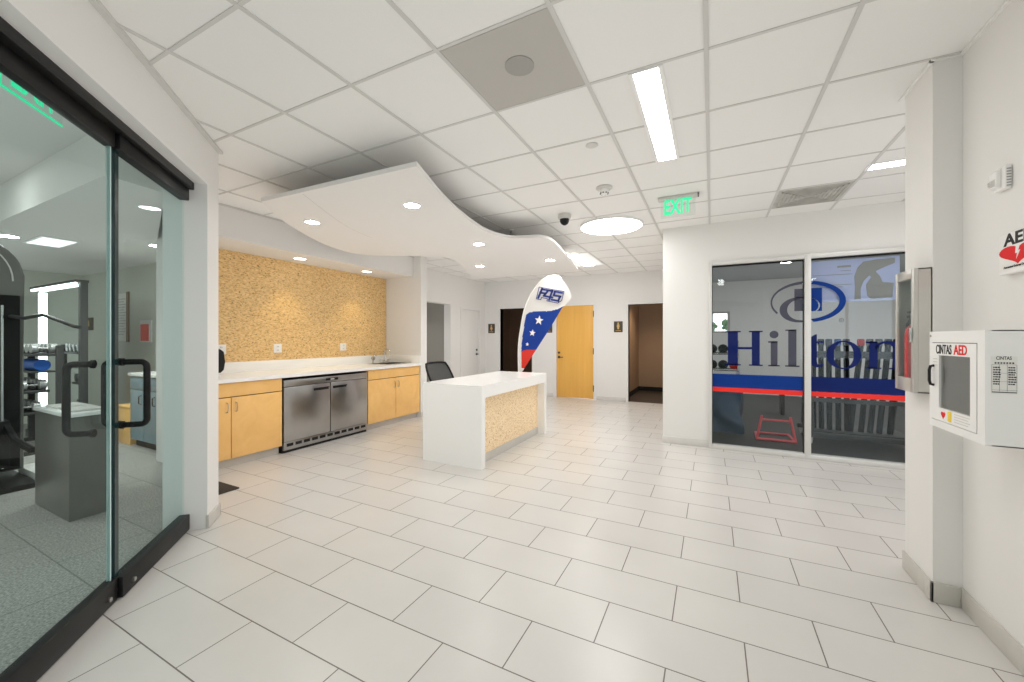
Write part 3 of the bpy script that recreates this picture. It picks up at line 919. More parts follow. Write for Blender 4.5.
t = thing('ceiling_light', (-1.155, 5.10, CEIL - 0.03), 'large glowing round disc light on the ceiling', 'ceiling light')
obj('rim', MB().lathe([(0.395, 0), (0.395, -0.028), (0.38, -0.028), (0.38, 0)], (-1.155, 5.10, CEIL), 'z', 64, True), 'whitemt', t)
obj('diffuser', MB().lathe([(0.379, -0.002), (0.379, -0.024), (0.30, -0.027), (0.0, -0.028)], (-1.155, 5.10, CEIL), 'z', 64), 'disc', t)

def downlight(x, y, z, lab, watts=W_DOWN, lens='down', col=(1, 0.96, 0.90), ang=125, grp=None, r=0.068):
    t = thing('downlight', (x, y, z - 0.006), lab, 'downlight', grp)
    obj('trim_ring', MB().lathe([(r, 0), (r + 0.016, 0), (r + 0.016, -0.005), (r, -0.006)], (x, y, z), 'z', 32, True), 'whitemt', t)
    obj('lens', MB().lathe([(r - 0.001, 0), (r - 0.001, -0.003), (0, -0.004)], (x, y, z), 'z', 32), lens, t)
    if watts > 0:
        spot('downlight_lamp', (x, y, z - 0.02), watts, t, ang, col)
    return t

# wavy ceiling cloud
ZC0, ZC1 = 2.60, 2.634
right_e = [(-1.859, 2.179), (-1.955, 2.448), (-2.041, 2.689), (-2.151, 3.063), (-2.231, 3.445), (-2.280, 3.80), (-2.255, 4.06), (-2.16, 4.26), (-1.99, 4.33), (-1.85, 4.38), (-1.775, 4.55), (-1.81, 4.95), (-1.935, 5.70), (-2.12, 6.80)]
left_e = [(-4.32, 6.85), (-4.0, 6.1), (-3.74, 5.5), (-3.58, 5.1), (-3.56, 4.85), (-3.75, 4.60), (-4.15, 4.40), (-4.47, 4.17), (-4.56, 3.88), (-4.47, 3.48), (-4.265, 3.06), (-4.04, 2.69), (-3.806, 2.38), (-3.573, 2.12)]
outl = [(v.x, v.y) for v in spline(right_e, 8)] + [(v.x, v.y) for v in spline(left_e, 8)]
cl = thing('ceiling_cloud', (-3.0, 4.2, ZC0), 'wavy white ceiling panel hanging over counter and desk', 'ceiling panel')
obj('panel', MB().prism(outl, ZC0, ZC1), 'plaster', cl)
seam = spline([(-3.071, 2.168, ZC0), (-3.353, 2.655, ZC0), (-3.55, 3.066, ZC0), (-3.664, 3.489, ZC0)], 6)
sm = MB()
for a, b in zip(seam[:-1], seam[1:]):
    q = (b - a).normalized().cross(Vector((0, 0, 1))) * 0.0018
    sm.prism([(a.x - q.x, a.y - q.y), (b.x - q.x, b.y - q.y), (b.x + q.x, b.y + q.y), (a.x + q.x, a.y + q.y)], ZC0 - 0.0006, ZC0 + 0.001)
obj('seam', sm, 'midgrey', cl)
for x, y in ((-2.3, 2.6), (-3.5, 2.6), (-2.6, 4.2), (-3.9, 3.7), (-2.4, 5.9), (-3.6, 6.2)):
    obj('hanger', MB().cyl((x, y, ZC1), (x, y, CEIL), 0.005, seg=8), 'nickel', cl)
downlight(-3.72, 2.73, ZC0, 'downlight in the wavy ceiling panel, nearest the soffit', grp='downlights in the wavy panel')
downlight(-2.44, 2.80, ZC0, 'downlight near the front right corner of the wavy panel', grp='downlights in the wavy panel')
downlight(-2.67, 4.33, ZC0, 'downlight midway along the wavy panel, beside its inner curve', grp='downlights in the wavy panel')
downlight(-3.46, 5.64, ZC0, 'downlight in the wavy panel, over the hall side past the wing wall', grp='downlights in the wavy panel')
downlight(-2.23, 5.70, ZC0, 'downlight near the far tip of the wavy panel, above the flag', grp='downlights in the wavy panel')
WARM = (1.0, 0.78, 0.34)
downlight(-5.05, 3.52, 2.485, 'soffit downlight over the steel refrigerator', 13, 'downoff', WARM, 84, 'downlights in the soffit', 0.075)
downlight(-5.04, 4.69, 2.485, 'soffit downlight over the sink end of the counter', 13, 'downoff', WARM, 84, 'downlights in the soffit', 0.075)
downlight(-5.3, 0.72, CEIL, 'round ceiling light behind the glass, before the black machine', 7, grp='round lights in the fitness room', r=0.08)
downlight(-6.83, 1.35, 2.5, 'round ceiling light behind the glass, beyond the black machine', 85, grp='round lights in the fitness room', r=0.08)
downlight(-6.6, -1.2, CEIL, 'round ceiling light deep in the fitness room', 170, grp='round lights in the fitness room', r=0.08)
downlight(-5.95, 2.3, 2.5, 'small downlight over the blue grey cabinets behind the glass', 45, grp='round lights in the fitness room')
downlight(1.27, 9.1, CEIL, 'bright downlight behind the left window pane', 26, r=0.08)
downlight(2.6, 7.6, CEIL, 'downlight behind the right window pane', 36, r=0.08)
downlight(3.5, 8.9, CEIL, 'unseen downlight added to brighten the printed window gym', 30, r=0.08)  # hidden from view, put in only for its light on this gym
downlight(-1.15, 9.7, 2.5, 'downlight in the tan corridor behind the right opening', 50, 'downoff', (1, 0.78, 0.55))
downlight(-6.1, 6.6, 2.5, 'downlight in the grey side recess', 22, 'downoff', (1, 0.95, 0.88))
t2 = thing('ceiling_light', (-6.8, 1.65, 2.494), 'pale square panel light in the lowered ceiling behind the glass', 'ceiling light')
obj('frame', MB().box(-7.12, -6.48, 1.50, 1.82, 2.492, 2.4998), 'whitemt', t2)
obj('diffuser', MB().box(-7.08, -6.52, 1.53, 1.79, 2.489, 2.492), 'panel', t2)

# grey speaker tile, vent, detectors
sx0, sx1, sy0, sy1 = GX - 2 * GT + 0.012, GX - GT - 0.012, GY - GT + 0.012, GY - 0.012
t = thing('speaker_panel', ((sx0 + sx1) / 2, (sy0 + sy1) / 2, CEIL - 0.004), 'grey square ceiling panel with a round speaker grille', 'ceiling speaker')
obj('panel', MB().box(sx0, sx1, sy0, sy1, CEIL - 0.004, CEIL - 0.0004), 'midgrey', t)
obj('speaker_grille', MB().lathe([(0.078, 0), (0.078, -0.004), (0.06, -0.007), (0, -0.008)], (-0.917, 1.90, CEIL - 0.004), 'z', 36), 'grille', t)
vx0, vx1, vy0, vy1 = GX + GT + 0.012, GX + 2 * GT - 0.012, GY + 4 * GT + 0.03, GY + 5 * GT - 0.01
t = thing('air_vent', ((vx0 + vx1) / 2, (vy0 + vy1) / 2, CEIL - 0.006), 'dusty grey square air vent in the ceiling before the gym window', 'vent')
obj('frame', MB().box(vx0, vx1, vy0, vy1, CEIL - 0.005, CEIL - 0.0004), 'vent', t)
vs = MB()
for i in range(7):
    a = 0.03 + i * 0.035
    x0, x1, y0, y1 = vx0 + a, vx1 - a, vy0 + a, vy1 - a
    for bx in ((x0, x1, y0, y0 + 0.008), (x0, x1, y1 - 0.008, y1), (x0, x0 + 0.008, y0, y1), (x1 - 0.008, x1, y0, y1)):
        vs.box(*bx, CEIL - 0.014, CEIL - 0.005)
obj('louvre', vs, 'vent', t)

t = thing('security_camera', (-1.545, 4.42, CEIL - 0.13), 'white dome security camera with dark lens on the ceiling', 'camera')
obj('housing', MB().lathe([(0.03, 0), (0.075, -0.002), (0.08, -0.03), (0.07, -0.055), (0.045, -0.06)], (-1.545, 4.42, CEIL), 'z', 32), 'greypl', t)
obj('dome', MB().lathe([(0.056, -0.055), (0.054, -0.085), (0.038, -0.112), (0.015, -0.126), (0, -0.128)], (-1.545, 4.42, CEIL), 'z', 28), 'blackpl', t)
t = thing('smoke_detector', (-0.926, 3.80, CEIL - 0.08), 'white round smoke detector nearest the bright strip light', 'smoke detector')
obj('base', MB().lathe([(0.075, 0), (0.078, -0.012), (0.060, -0.026)], (-0.926, 3.80, CEIL), 'z', 32), 'greypl', t)
obj('sensor_cap', MB().lathe([(0.045, -0.024), (0.038, -0.055), (0.03, -0.066), (0, -0.068)], (-0.926, 3.80, CEIL), 'z', 24), 'whitepl', t)
vn = MB()
for i in range(8):
    a = i * PI / 4
    vn.box(-0.926 + 0.036 * math.cos(a) - 0.006, -0.926 + 0.036 * math.cos(a) + 0.006, 3.80 + 0.036 * math.sin(a) - 0.006, 3.80 + 0.036 * math.sin(a) + 0.006, CEIL - 0.063, CEIL - 0.056)
obj('sensor_slots', vn, 'ink', t)
tag(obj('ceiling_sprinkler', MB().lathe([(0.045, 0), (0.047, -0.004), (0.04, -0.008), (0, -0.009)], (-0.807, 2.93, CEIL), 'z', 32), 'tbar'), 'small flat sprinkler cover disc on a ceiling tile', 'sprinkler')
sp = thing('fire_sprinkler', (-2.40, 4.72, CEIL - 0.07), 'small sprinkler head hanging above the wavy panel', 'sprinkler')
obj('stem', MB().cyl((-2.40, 4.72, CEIL - 0.05), (-2.40, 4.72, CEIL), 0.012, seg=12), 'nickel', sp)
obj('deflector', MB().lathe([(0.03, -0.066), (0.03, -0.062), (0.01, -0.05)], (-2.40, 4.72, CEIL), 'z', 20), 'nickel', sp)
obj('escutcheon', MB().lathe([(0.04, 0), (0.038, -0.008), (0.014, -0.01)], (-2.40, 4.72, CEIL), 'z', 24), 'whitepl', sp)

# exit sign over the room
ex = thing('exit_sign', (-0.31, 4.37, 2.60), 'edge lit green EXIT sign under the ceiling before the gym wall', 'exit sign')
obj('canopy', MB().box(-0.50, -0.125, 4.33, 4.42, 2.815, CEIL - 0.001, 0.006), 'greypl', ex)
obj('end_cap', MB().box(-0.125, -0.115, 4.335, 4.415, 2.818, CEIL - 0.002), 'blackpl', ex)
obj('acrylic_plate', MB().box(-0.475, -0.145, 4.372, 4.378, 2.63, 2.816), 'acrylic', ex)
obj('lettering', MB().text('EXIT', 0.215, wall_T(-0.312, 4.3695, 2.733, '-y'), 0.0012, sx=0.60, bold=0.006), 'exit', ex)
# exit sign inside the fitness room, parallel with the glass front
ex = thing('exit_sign', (*PD(2.64, -1.62), 2.52), 'green EXIT sign glowing behind the glass door, near its top rail', 'exit sign')
obj('canopy', MB(TD).box(-2.86, -2.42, -1.64, -1.58, 2.76, CEIL - 0.001), 'greypl', ex)
obj('acrylic_plate', MB(TD).box(-2.83, -2.45, -1.613, -1.607, 2.54, 2.77), 'acrylic', ex)
obj('lit_edge', MB(TD).box(-2.83, -2.45, -1.614, -1.606, 2.532, 2.542).box(-2.458, -2.45, -1.614, -1.606, 2.542, 2.66), 'exitin', ex)
tx = MB(TD)
tx.text('EXIT', 0.20, Matrix(((-1, 0, 0, -2.64), (0, 0, 1, -1.604), (0, 1, 0, 2.625), (0, 0, 0, 1))), 0.001, sx=0.7, bold=0.004)
obj('lettering', tx, 'exitin', ex)

# ------------------------------------------------------------------ counter run
CXF = -4.58
def wire_pull(x, y, z0, z1):
    return MB().tube([(x, y, z0), (x + 0.022, y, z0 + 0.004), (x + 0.028, y, z0 + 0.02), (x + 0.028, y, z1 - 0.02), (x + 0.022, y, z1 - 0.004), (x, y, z1)], 0.0042, 8)
def cabinet(y0, y1, split, lab, ye=None):
    c = thing('base_cabinet', (-4.97, (y0 + y1) / 2, 0), lab, 'cabinet')
    obj('carcass', MB().box(-5.36, CXF - 0.021, y0, y0 + 0.018, 0.095, 0.913).box(-5.36, CXF - 0.021, y1 - 0.018, y1, 0.095, 0.913).box(-5.36, CXF - 0.021, y0 + 0.018, y1 - 0.018, 0.095, 0.113).box(-5.36, -5.345, y0 + 0.018, y1 - 0.018, 0.113, 0.913).box(CXF - 0.04, CXF - 0.021, y0 + 0.018, y1 - 0.018, 0.735, 0.78), 'maple', c)
    obj('toe_kick', MB().box(-5.36, -4.65, y0, y1, 0, 0.095), 'base', c)
    obj('drawer_front', MB().box(CXF - 0.02, CXF, y0 + 0.003, y1 - 0.003, 0.762, 0.908, 0.002), 'maple', c)
    for a, b, hy in ((y0 + 0.003, split - 0.004, split - 0.045), (split + 0.004, y1 - 0.003, split + 0.045)):
        d = obj('door', MB().box(CXF - 0.02, CXF, a, b, 0.10, 0.752, 0.002), 'maple', c)
        obj('handle', wire_pull(CXF, hy, 0.60, 0.70), 'nickel', d)
    obj('door_gap', MB().box(CXF - 0.0212, CXF - 0.0205, split - 0.02, split + 0.02, 0.10, 0.752).box(CXF - 0.0212, CXF - 0.0205, y0 + 0.003, y1 - 0.003, 0.745, 0.77), 'brownboard', c)
    return c
cabinet(2.20, 2.965, 2.405, 'honey maple base cabinet between the white pier and the steel refrigerator')
cabinet(4.285, 5.455, 4.868, 'honey maple base cabinet under the sink')

fr = thing('undercounter_refrigerator', (-4.97, 3.625, 0), 'two door stainless steel refrigerator under the white counter', 'refrigerator')
obj('body', MB().box(-5.34, CXF - 0.03, 2.98, 4.27, 0.03, 0.885), 'blackpl', fr)
obj('top_panel', MB().box(CXF - 0.03, CXF + 0.002, 2.982, 4.268, 0.80, 0.878, 0.003), 'steel', fr)
lk = obj('control_panel', MB().box(CXF + 0.002, CXF + 0.008, 3.56, 3.75, 0.825, 0.856, 0.002), 'blackpl', fr)
obj('label', MB().box(CXF + 0.008, CXF + 0.0088, 3.63, 3.69, 0.832, 0.848), 'greypl', lk)
for a, b, h0, h1 in ((2.984, 3.628, 3.38, 3.60), (3.638, 4.266, 3.67, 3.89)):
    d = obj('door', MB().box(CXF - 0.03, CXF + 0.004, a, b, 0.135, 0.793, 0.004), 'steel', fr)
    obj('handle', MB().box(CXF + 0.004, CXF + 0.0105, h0, h1, 0.712, 0.745, 0.003).box(CXF + 0.0105, CXF + 0.022, h0, h1, 0.735, 0.747, 0.002), 'blackpl', d)
obj('lower_grille', MB().box(CXF - 0.03, CXF, 2.984, 4.266, 0.035, 0.130, 0.002), 'steel', fr)
vs = MB()
for i in range(11):
    y = 3.02 + i * 0.113
    vs.box(CXF - 0.002, CXF + 0.0012, y, y + 0.085, 0.075, 0.112)
obj('grille_slots', vs, 'dark', fr)
obj('base_strip', MB().box(-5.34, CXF - 0.02, 2.98, 4.27, 0.0, 0.03), 'blackpl', fr)

ct = thing('countertop', (-4.97, 3.82, 0.915), 'long white quartz countertop with low backsplash', 'countertop')
SX0, SX1, SY0, SY1 = -5.16, -4.76, 4.86, 5.40
cx0, cx1, cy0, cy1 = -5.384, -4.545, 2.195, 5.459
obj('slab', MB().box(cx0, SX0, cy0, cy1, 0.915, 0.955).box(SX1, cx1, cy0, cy1, 0.915, 0.955).box(SX0, SX1, cy0, SY0, 0.915, 0.955).box(SX0, SX1, SY1, cy1, 0.915, 0.955), 'quartz', ct)
obj('backsplash', MB().box(-5.384, -5.362, cy0, cy1, 0.955, 1.088, 0.002).box(-5.362, cx1 - 0.02, 5.437, 5.459, 0.955, 1.088, 0.002), 'quartz', ct)
sk = thing('sink', (-4.96, 5.13, 0.76), 'stainless steel sink set in the white counter', 'sink')
sb = MB()
sb.box(SX0, SX1, SY0, SY1, 0.76, 0.765).box(SX0, SX0 + 0.004, SY0, SY1, 0.76, 0.957).box(SX1 - 0.004, SX1, SY0, SY1, 0.76, 0.957).box(SX0, SX1, SY0, SY0 + 0.004, 0.76, 0.957).box(SX0, SX1, SY1 - 0.004, SY1, 0.76, 0.957)
obj('basin', sb, 'steel', sk)
obj('rim', MB().box(SX0 - 0.02, SX0 + 0.004, SY0 - 0.02, SY1 + 0.02, 0.955, 0.962).box(SX1 - 0.004, SX1 + 0.02, SY0 - 0.02, SY1 + 0.02, 0.955, 0.962).box(SX0, SX1, SY0 - 0.02, SY0 + 0.004, 0.955, 0.962).box(SX0, SX1, SY1 - 0.004, SY1 + 0.02, 0.955, 0.962), 'steel', sk)
obj('drain', MB().lathe([(0.04, 0.765), (0.04, 0.768), (0, 0.768)], (-4.96, 5.13, 0), 'z', 20), 'chrome', sk)
fa = thing('faucet', (-5.255, 5.29, 0.955), 'chrome gooseneck faucet behind the sink', 'faucet')
obj('base', MB().box(-5.28, -5.23, 5.18, 5.40, 0.956, 0.985, 0.008), 'chrome', fa)
pth = [(-5.255, 5.29, 0.985), (-5.255, 5.29, 1.14)] + [(-5.255 + 0.065 - 0.065 * math.cos(k * PI / 8), 5.29, 1.14 + 0.055 * math.sin(k * PI / 8)) for k in range(1, 9)] + [(-5.125, 5.29, 1.09)]
obj('spout', MB().tube(pth, 0.0105, 10), 'chrome', fa)
for y in (5.20, 5.38):
    obj('lever', MB().cyl((-5.255, y, 0.985), (-5.255, y, 1.012), 0.016, seg=14).box(-5.255, -5.19, y - 0.007, y + 0.007, 1.008, 1.02, 0.003), 'chrome', fa)
ft = thing('water_filter_tap', (-5.27, 5.04, 0.955), 'small round filter tap left of the gooseneck faucet', 'faucet')
obj('body', MB().cyl((-5.27, 5.04, 0.956), (-5.27, 5.04, 1.02), 0.012, seg=12).lathe([(0.012, -0.02), (0.034, -0.016), (0.034, 0.012), (0.01, 0.02)], (-5.26, 5.04, 1.045), 'x', 20), 'nickel', ft)
obj('spout', MB().tube([(-5.27, 5.04, 1.07), (-5.26, 5.04, 1.10), (-5.22, 5.04, 1.105), (-5.19, 5.04, 1.085)], 0.007, 8), 'chrome', ft)

def outlet(y, z, lab):
    o = thing('wall_outlet', (-5.366, y, z - 0.06), lab, 'outlet')
    obj('cover_plate', MB().box(-5.37, -5.362, y - 0.058, y + 0.058, z - 0.06, z + 0.06, 0.003), 'whitepl', o)
    for dz in (-0.026, 0.026):
        s = obj('socket', MB().box(-5.362, -5.3595, y - 0.024, y + 0.024, z + dz - 0.018, z + dz + 0.018, 0.001), 'whitepl', o)
        obj('slots', MB().box(-5.3595, -5.359, y - 0.010, y - 0.006, z + dz - 0.008, z + dz + 0.008).box(-5.3595, -5.359, y + 0.006, y + 0.010, z + dz - 0.008, z + dz + 0.008), 'ink', s)
outlet(3.409, 1.25, 'white wall outlet on strand board above the refrigerator')
outlet(4.498, 1.25, 'white wall outlet on strand board nearest the sink')
outlet(2.70, 1.25, 'white wall outlet on strand board, half hidden by the black dispenser')
ds = thing('towel_dispenser', (-5.0, 2.42, 0.957), 'black countertop dispenser half hidden behind the white pier', 'dispenser')
obj('body', MB().prism([(2.27, 1.02), (2.27, 1.24), (2.30, 1.268), (2.46, 1.268), (2.50, 1.235), (2.515, 1.12), (2.50, 1.03), (2.47, 1.0), (2.30, 1.0)], -5.12, -4.90, 'yz', 0.012), 'blackpl', ds)
obj('window', MB().box(-4.90, -4.897, 2.36, 2.44, 1.12, 1.22), 'smoke', ds)
obj('stand', MB().box(-5.10, -4.92, 2.29, 2.47, 0.957, 1.0, 0.004), 'whitepl', ds)
tag(obj('floor_mat', MB().box(-4.45, -3.885, 1.78, 2.11, 0.0, 0.012, 0.004), 'matt'), 'dark brown mat on tile floor behind the white pier', 'mat')

# ------------------------------------------------------------------ reception desk
dk = thing('reception_desk', (-2.545, 4.45, 0), 'white waterfall reception desk with strand board front', 'desk')
DX0, DX1, DY0, DY1, DZ = -2.935, -2.155, 3.55, 5.37, 0.882
obj('top', MB().box(DX0, DX1, DY0 + 0.0752, DY1 - 0.0752, 0.752, DZ), 'quartz', dk)
obj('side_panel', MB().box(DX0, DX1, DY0, DY0 + 0.075, 0, DZ), 'quartz', dk)
obj('side_panel', MB().box(DX0, DX1, DY1 - 0.075, DY1, 0, DZ), 'quartz', dk)
obj('front_panel', MB().box(-2.30, -2.27, DY0 + 0.076, DY1 - 0.076, 0.095, 0.7515), 'corklit', dk, smooth=False)
obj('kick_strip', MB().box(-2.30, -2.262, DY0 + 0.076, DY1 - 0.076, 0.0, 0.095), 'base', dk)
obj('drawer_unit', MB().box(-2.85, -2.301, 4.75, DY1 - 0.076, 0.06, 0.72), 'greypl', dk)

# ------------------------------------------------------------------ office chair behind the desk
ch = thing('office_chair', (-3.22, 4.55, 0), 'charcoal mesh back office chair behind the desk', 'chair')
ccx, ccy = -3.22, 4.55
def backp(u, v):
    # u across, v up: gently curved and tapered back, leaning away from the desk
    wdt = 0.265 - 0.03 * (1 - v) ** 2 - 0.05 * v ** 6
    return (-3.30 - 0.20 * v - 0.035 * (1 - (2 * u - 1) ** 2) + 0.02, ccy + (2 * u - 1) * wdt - 0.06 * v, 0.56 + 0.475 * v + 0.012 * (1 - (2 * u - 1) ** 4) * v)
mb = MB()
nu, nvv = 10, 10
vg = [backp(i / nu, j / nvv) for j in range(nvv + 1) for i in range(nu + 1)]
vg2 = [(p[0] - 0.006, p[1], p[2]) for p in vg]
fcs = [(j * (nu + 1) + i, j * (nu + 1) + i + 1, (j + 1) * (nu + 1) + i + 1, (j + 1) * (nu + 1) + i) for j in range(nvv) for i in range(nu)]
mb._faces(vg, fcs); mb._faces(vg2, [q[::-1] for q in fcs])
bkp = obj('backrest', mb, 'mesh', ch)
loop = [backp(0, j / 12) for j in range(13)] + [backp(i / 10, 1) for i in range(1, 11)] + [backp(1, 1 - j / 12) for j in range(1, 13)] + [backp(1 - i / 10, 0) for i in range(1, 10)]
obj('back_frame', MB().tube(loop, 0.015, 8, closed=True), 'blackpl', bkp)
obj('spine', MB().tube([(-3.45, ccy, 0.80), (-3.38, ccy, 0.56), (-3.33, ccy, 0.44), (-3.22, ccy, 0.42)], 0.022, 8), 'blackpl', ch)
obj('seat', MB().box(-3.40, -2.97, ccy - 0.245, ccy + 0.245, 0.43, 0.50, 0.03, 3), 'mesh', ch)
obj('gas_column', MB().cyl((ccx, ccy, 0.11), (ccx, ccy, 0.43), 0.026), 'blackpl', ch)
for s in (-1, 1):
    obj('armrest', MB().tube([(ccx - 0.03, ccy + s * 0.20, 0.44), (ccx - 0.03, ccy + s * 0.29, 0.46), (ccx - 0.03, ccy + s * 0.29, 0.66)], 0.014, 8).box(ccx - 0.15, ccx + 0.10, ccy + s * 0.29 - 0.035, ccy + s * 0.29 + 0.035, 0.66, 0.685, 0.01), 'blackpl', ch)
for k in range(5):
    a = 2 * PI * k / 5 + 0.3
    ex_, ey_ = ccx + 0.29 * math.cos(a), ccy + 0.29 * math.sin(a)
    lg = obj('leg', MB().tube([(ccx, ccy, 0.13), (ex_, ey_, 0.085)], [0.028, 0.017], 8), 'blackpl', ch)
    obj('caster', MB().cyl((ex_ - 0.018 * math.sin(a), ey_ + 0.018 * math.cos(a), 0.03), (ex_ + 0.018 * math.sin(a), ey_ - 0.018 * math.cos(a), 0.03), 0.03, seg=16).cyl((ex_, ey_, 0.03), (ex_, ey_, 0.085), 0.008, seg=8), 'blackpl', lg)

# ------------------------------------------------------------------ feather flag
FY = 5.9
fl = thing('feather_flag', (-2.87, FY, 0), 'tall feather flag in white, blue and red behind the desk', 'flag')
lefts = [(-2.862, 0.80), (-2.866, 1.0), (-2.868, 1.196), (-2.855, 1.36), (-2.829, 1.528), (-2.765, 1.841), (-2.657, 2.084), (-2.514, 2.271), (-2.358, 2.374), (-2.255, 2.390)]
rights = [(-2.83, 0.80), (-2.791, 0.851), (-2.642, 1.076), (-2.47, 1.317), (-2.301, 1.558), (-2.18, 1.74), (-2.094, 1.87), (-1.99, 1.965), (-1.945, 2.04), (-1.972, 2.13), (-2.035, 2.242), (-2.13, 2.345), (-2.20, 2.38), (-2.255, 2.390)]
def interp(tab, z):
    for (xa, za), (xb, zb) in zip(tab[:-1], tab[1:]):
        if za <= z <= zb and zb > za:
            return xa + (xb - xa) * (z - za) / (zb - za)
    return tab[-1][0]
def interp2(tab, x):
    for (xa, za), (xb, zb) in zip(tab[:-1], tab[1:]):
        if xa <= x <= xb:
            return za + (zb - za) * (x - xa) / (xb - xa)
    return tab[-1][1]
lsp = [(v.x, v.y) for v in spline(lefts, 6)]
rsp = [(v.x, v.y) for v in spline(rights[5:], 6)]
rsp = rights[:5] + rsp
mb = MB()
NR, NC = 150, 44
vv = []
for j in range(NR + 1):
    z = 0.80 + (2.3895 - 0.80) * j / NR
    a, b = interp(lsp, z), interp(rsp, z)
    for i in range(NC + 1):
        u = i / NC
        x = a + (b - a) * u
        wv = 0.012 * math.sin(u * 5 + z * 3) * u + 0.006 * math.sin(14 * (z - 2.05) - 6 * u) * max(0, z - 1.95) * 2
        vv.append((x, FY + wv, z))
front = []
for j in range(NR):
    for i in range(NC):
        front.append((j * (NC + 1) + i, j * (NC + 1) + i + 1, (j + 1) * (NC + 1) + i + 1, (j + 1) * (NC + 1) + i))
vs, fs = mb._faces(vv, front)
for q in fs:
    c = q.calc_center_median()
    x, z = c.x, c.z
    sleeve = interp(lsp, z) + 0.055
    top = interp2([(-2.9, 1.72), (-2.80, 1.74), (-2.754, 1.768), (-2.66, 1.815), (-2.55, 1.83), (-2.462, 1.827), (-2.36, 1.822), (-2.248, 1.836), (-2.17, 1.855), (-2.094, 1.885), (-1.9, 1.95)], x)
    redt = interp2([(-2.9, 1.16), (-2.811, 1.173), (-2.75, 1.195), (-2.68, 1.205), (-2.607, 1.20), (-2.4, 1.19)], x)
    m = 0
    if x > sleeve:
        if 0.90 < z <= redt: m = 2
        elif redt < z < top: m = 1
    q.material_index = m
bmesh.ops.solidify(mb.bm, geom=mb.bm.faces[:], thickness=0.003)
bn_ = obj('banner', mb, ['flagw', 'flagb', 'flagr'], fl)
pole = [(-2.873, FY + 0.004, 0.03)] + [(x - 0.004, FY + 0.004, z) for x, z in lsp] + [(x, FY + 0.004, z + 0.004) for x, z in reversed(rsp[-14:])]
obj('pole', MB().tube(pole, 0.010, 8), 'flagw', fl)
obj('cross_base', MB().box(-3.20, -2.55, FY - 0.02, FY + 0.02, 0, 0.025, 0.004).box(-2.893, -2.853, FY - 0.33, FY + 0.33, 0.0, 0.03, 0.004), 'blackpl', fl)
def star(cx, cz, r):
    return [(cx + (r if k % 2 == 0 else r * 0.42) * math.sin(R(36 * k) + 0.15), cz + (r if k % 2 == 0 else r * 0.42) * math.cos(R(36 * k) + 0.15)) for k in range(10)]
for cx, cz, r in ((-2.49, 1.68, 0.080), (-2.607, 1.478, 0.060), (-2.698, 1.293, 0.034)):
    obj('star', MB().prism(star(cx, cz, r), FY - 0.0165, FY - 0.0145, 'xz'), 'flagw', bn_, smooth=False)
sl = 0.11
def fp(u, v):
    # lettering frame: falling baseline, slanted stems
    u = u / 0.46; v = v / 0.235
    return (-2.535 + 0.42 * u + 0.047 * v, 2.029 - 0.094 * u + 0.188 * v)
def poly(pts):
    return [fp(*q) for q in pts]
lt = MB()
outline = [(0.0, 0.0), (0.0, 0.235), (0.46, 0.235), (0.46, 0.06), (0.40, 0.0), (0.20, 0.0), (0.20, 0.045), (0.085, 0.045), (0.085, 0.0)]
def ring(pts, t):
    n = len(pts)
    for i in range(n):
        (ax, az), (bx, bz) = pts[i], pts[(i + 1) % n]
        L = math.hypot(bx - ax, bz - az); dx, dz = (bx - ax) / L, (bz - az) / L
        q = [(ax - dx * t + dz * t, az - dz * t - dx * t), (bx + dx * t + dz * t, bz + dz * t - dx * t), (bx + dx * t - dz * t, bz + dz * t + dx * t), (ax - dx * t - dz * t, az - dz * t + dx * t)]
        lt.prism([fp(*p) for p in q], FY - 0.0185, FY - 0.0165, 'xz')
ring(outline, 0.0065)
k = 0.028
strokes = [((0.03, 0.03), (0.06, 0.21)), ((0.06, 0.205), (0.165, 0.205)), ((0.045, 0.135), (0.14, 0.135)),
           ((0.18, 0.20), (0.13, 0.10)), ((0.12, 0.085), (0.28, 0.085)), ((0.235, 0.03), (0.255, 0.21)), ((0.18, 0.205), (0.255, 0.205)),
           ((0.30, 0.205), (0.43, 0.205)), ((0.305, 0.20), (0.30, 0.13)), ((0.30, 0.13), (0.42, 0.13)), ((0.415, 0.13), (0.40, 0.045)), ((0.28, 0.04), (0.40, 0.04))]
for (ax, az), (bx, bz) in strokes:
    L = math.hypot(bx - ax, bz - az); dx, dz = (bx - ax) / L, (bz - az) / L; t = 0.019
    q = [(ax - dx * t + dz * t, az - dz * t - dx * t), (bx + dx * t + dz * t, bz + dz * t - dx * t), (bx + dx * t - dz * t, bz + dz * t + dx * t), (ax - dx * t - dz * t, az - dz * t + dx * t)]
    lt.prism([fp(*p) for p in q], FY - 0.0185, FY - 0.0165, 'xz')
obj('lettering', lt, 'navyprint', bn_, smooth=False)

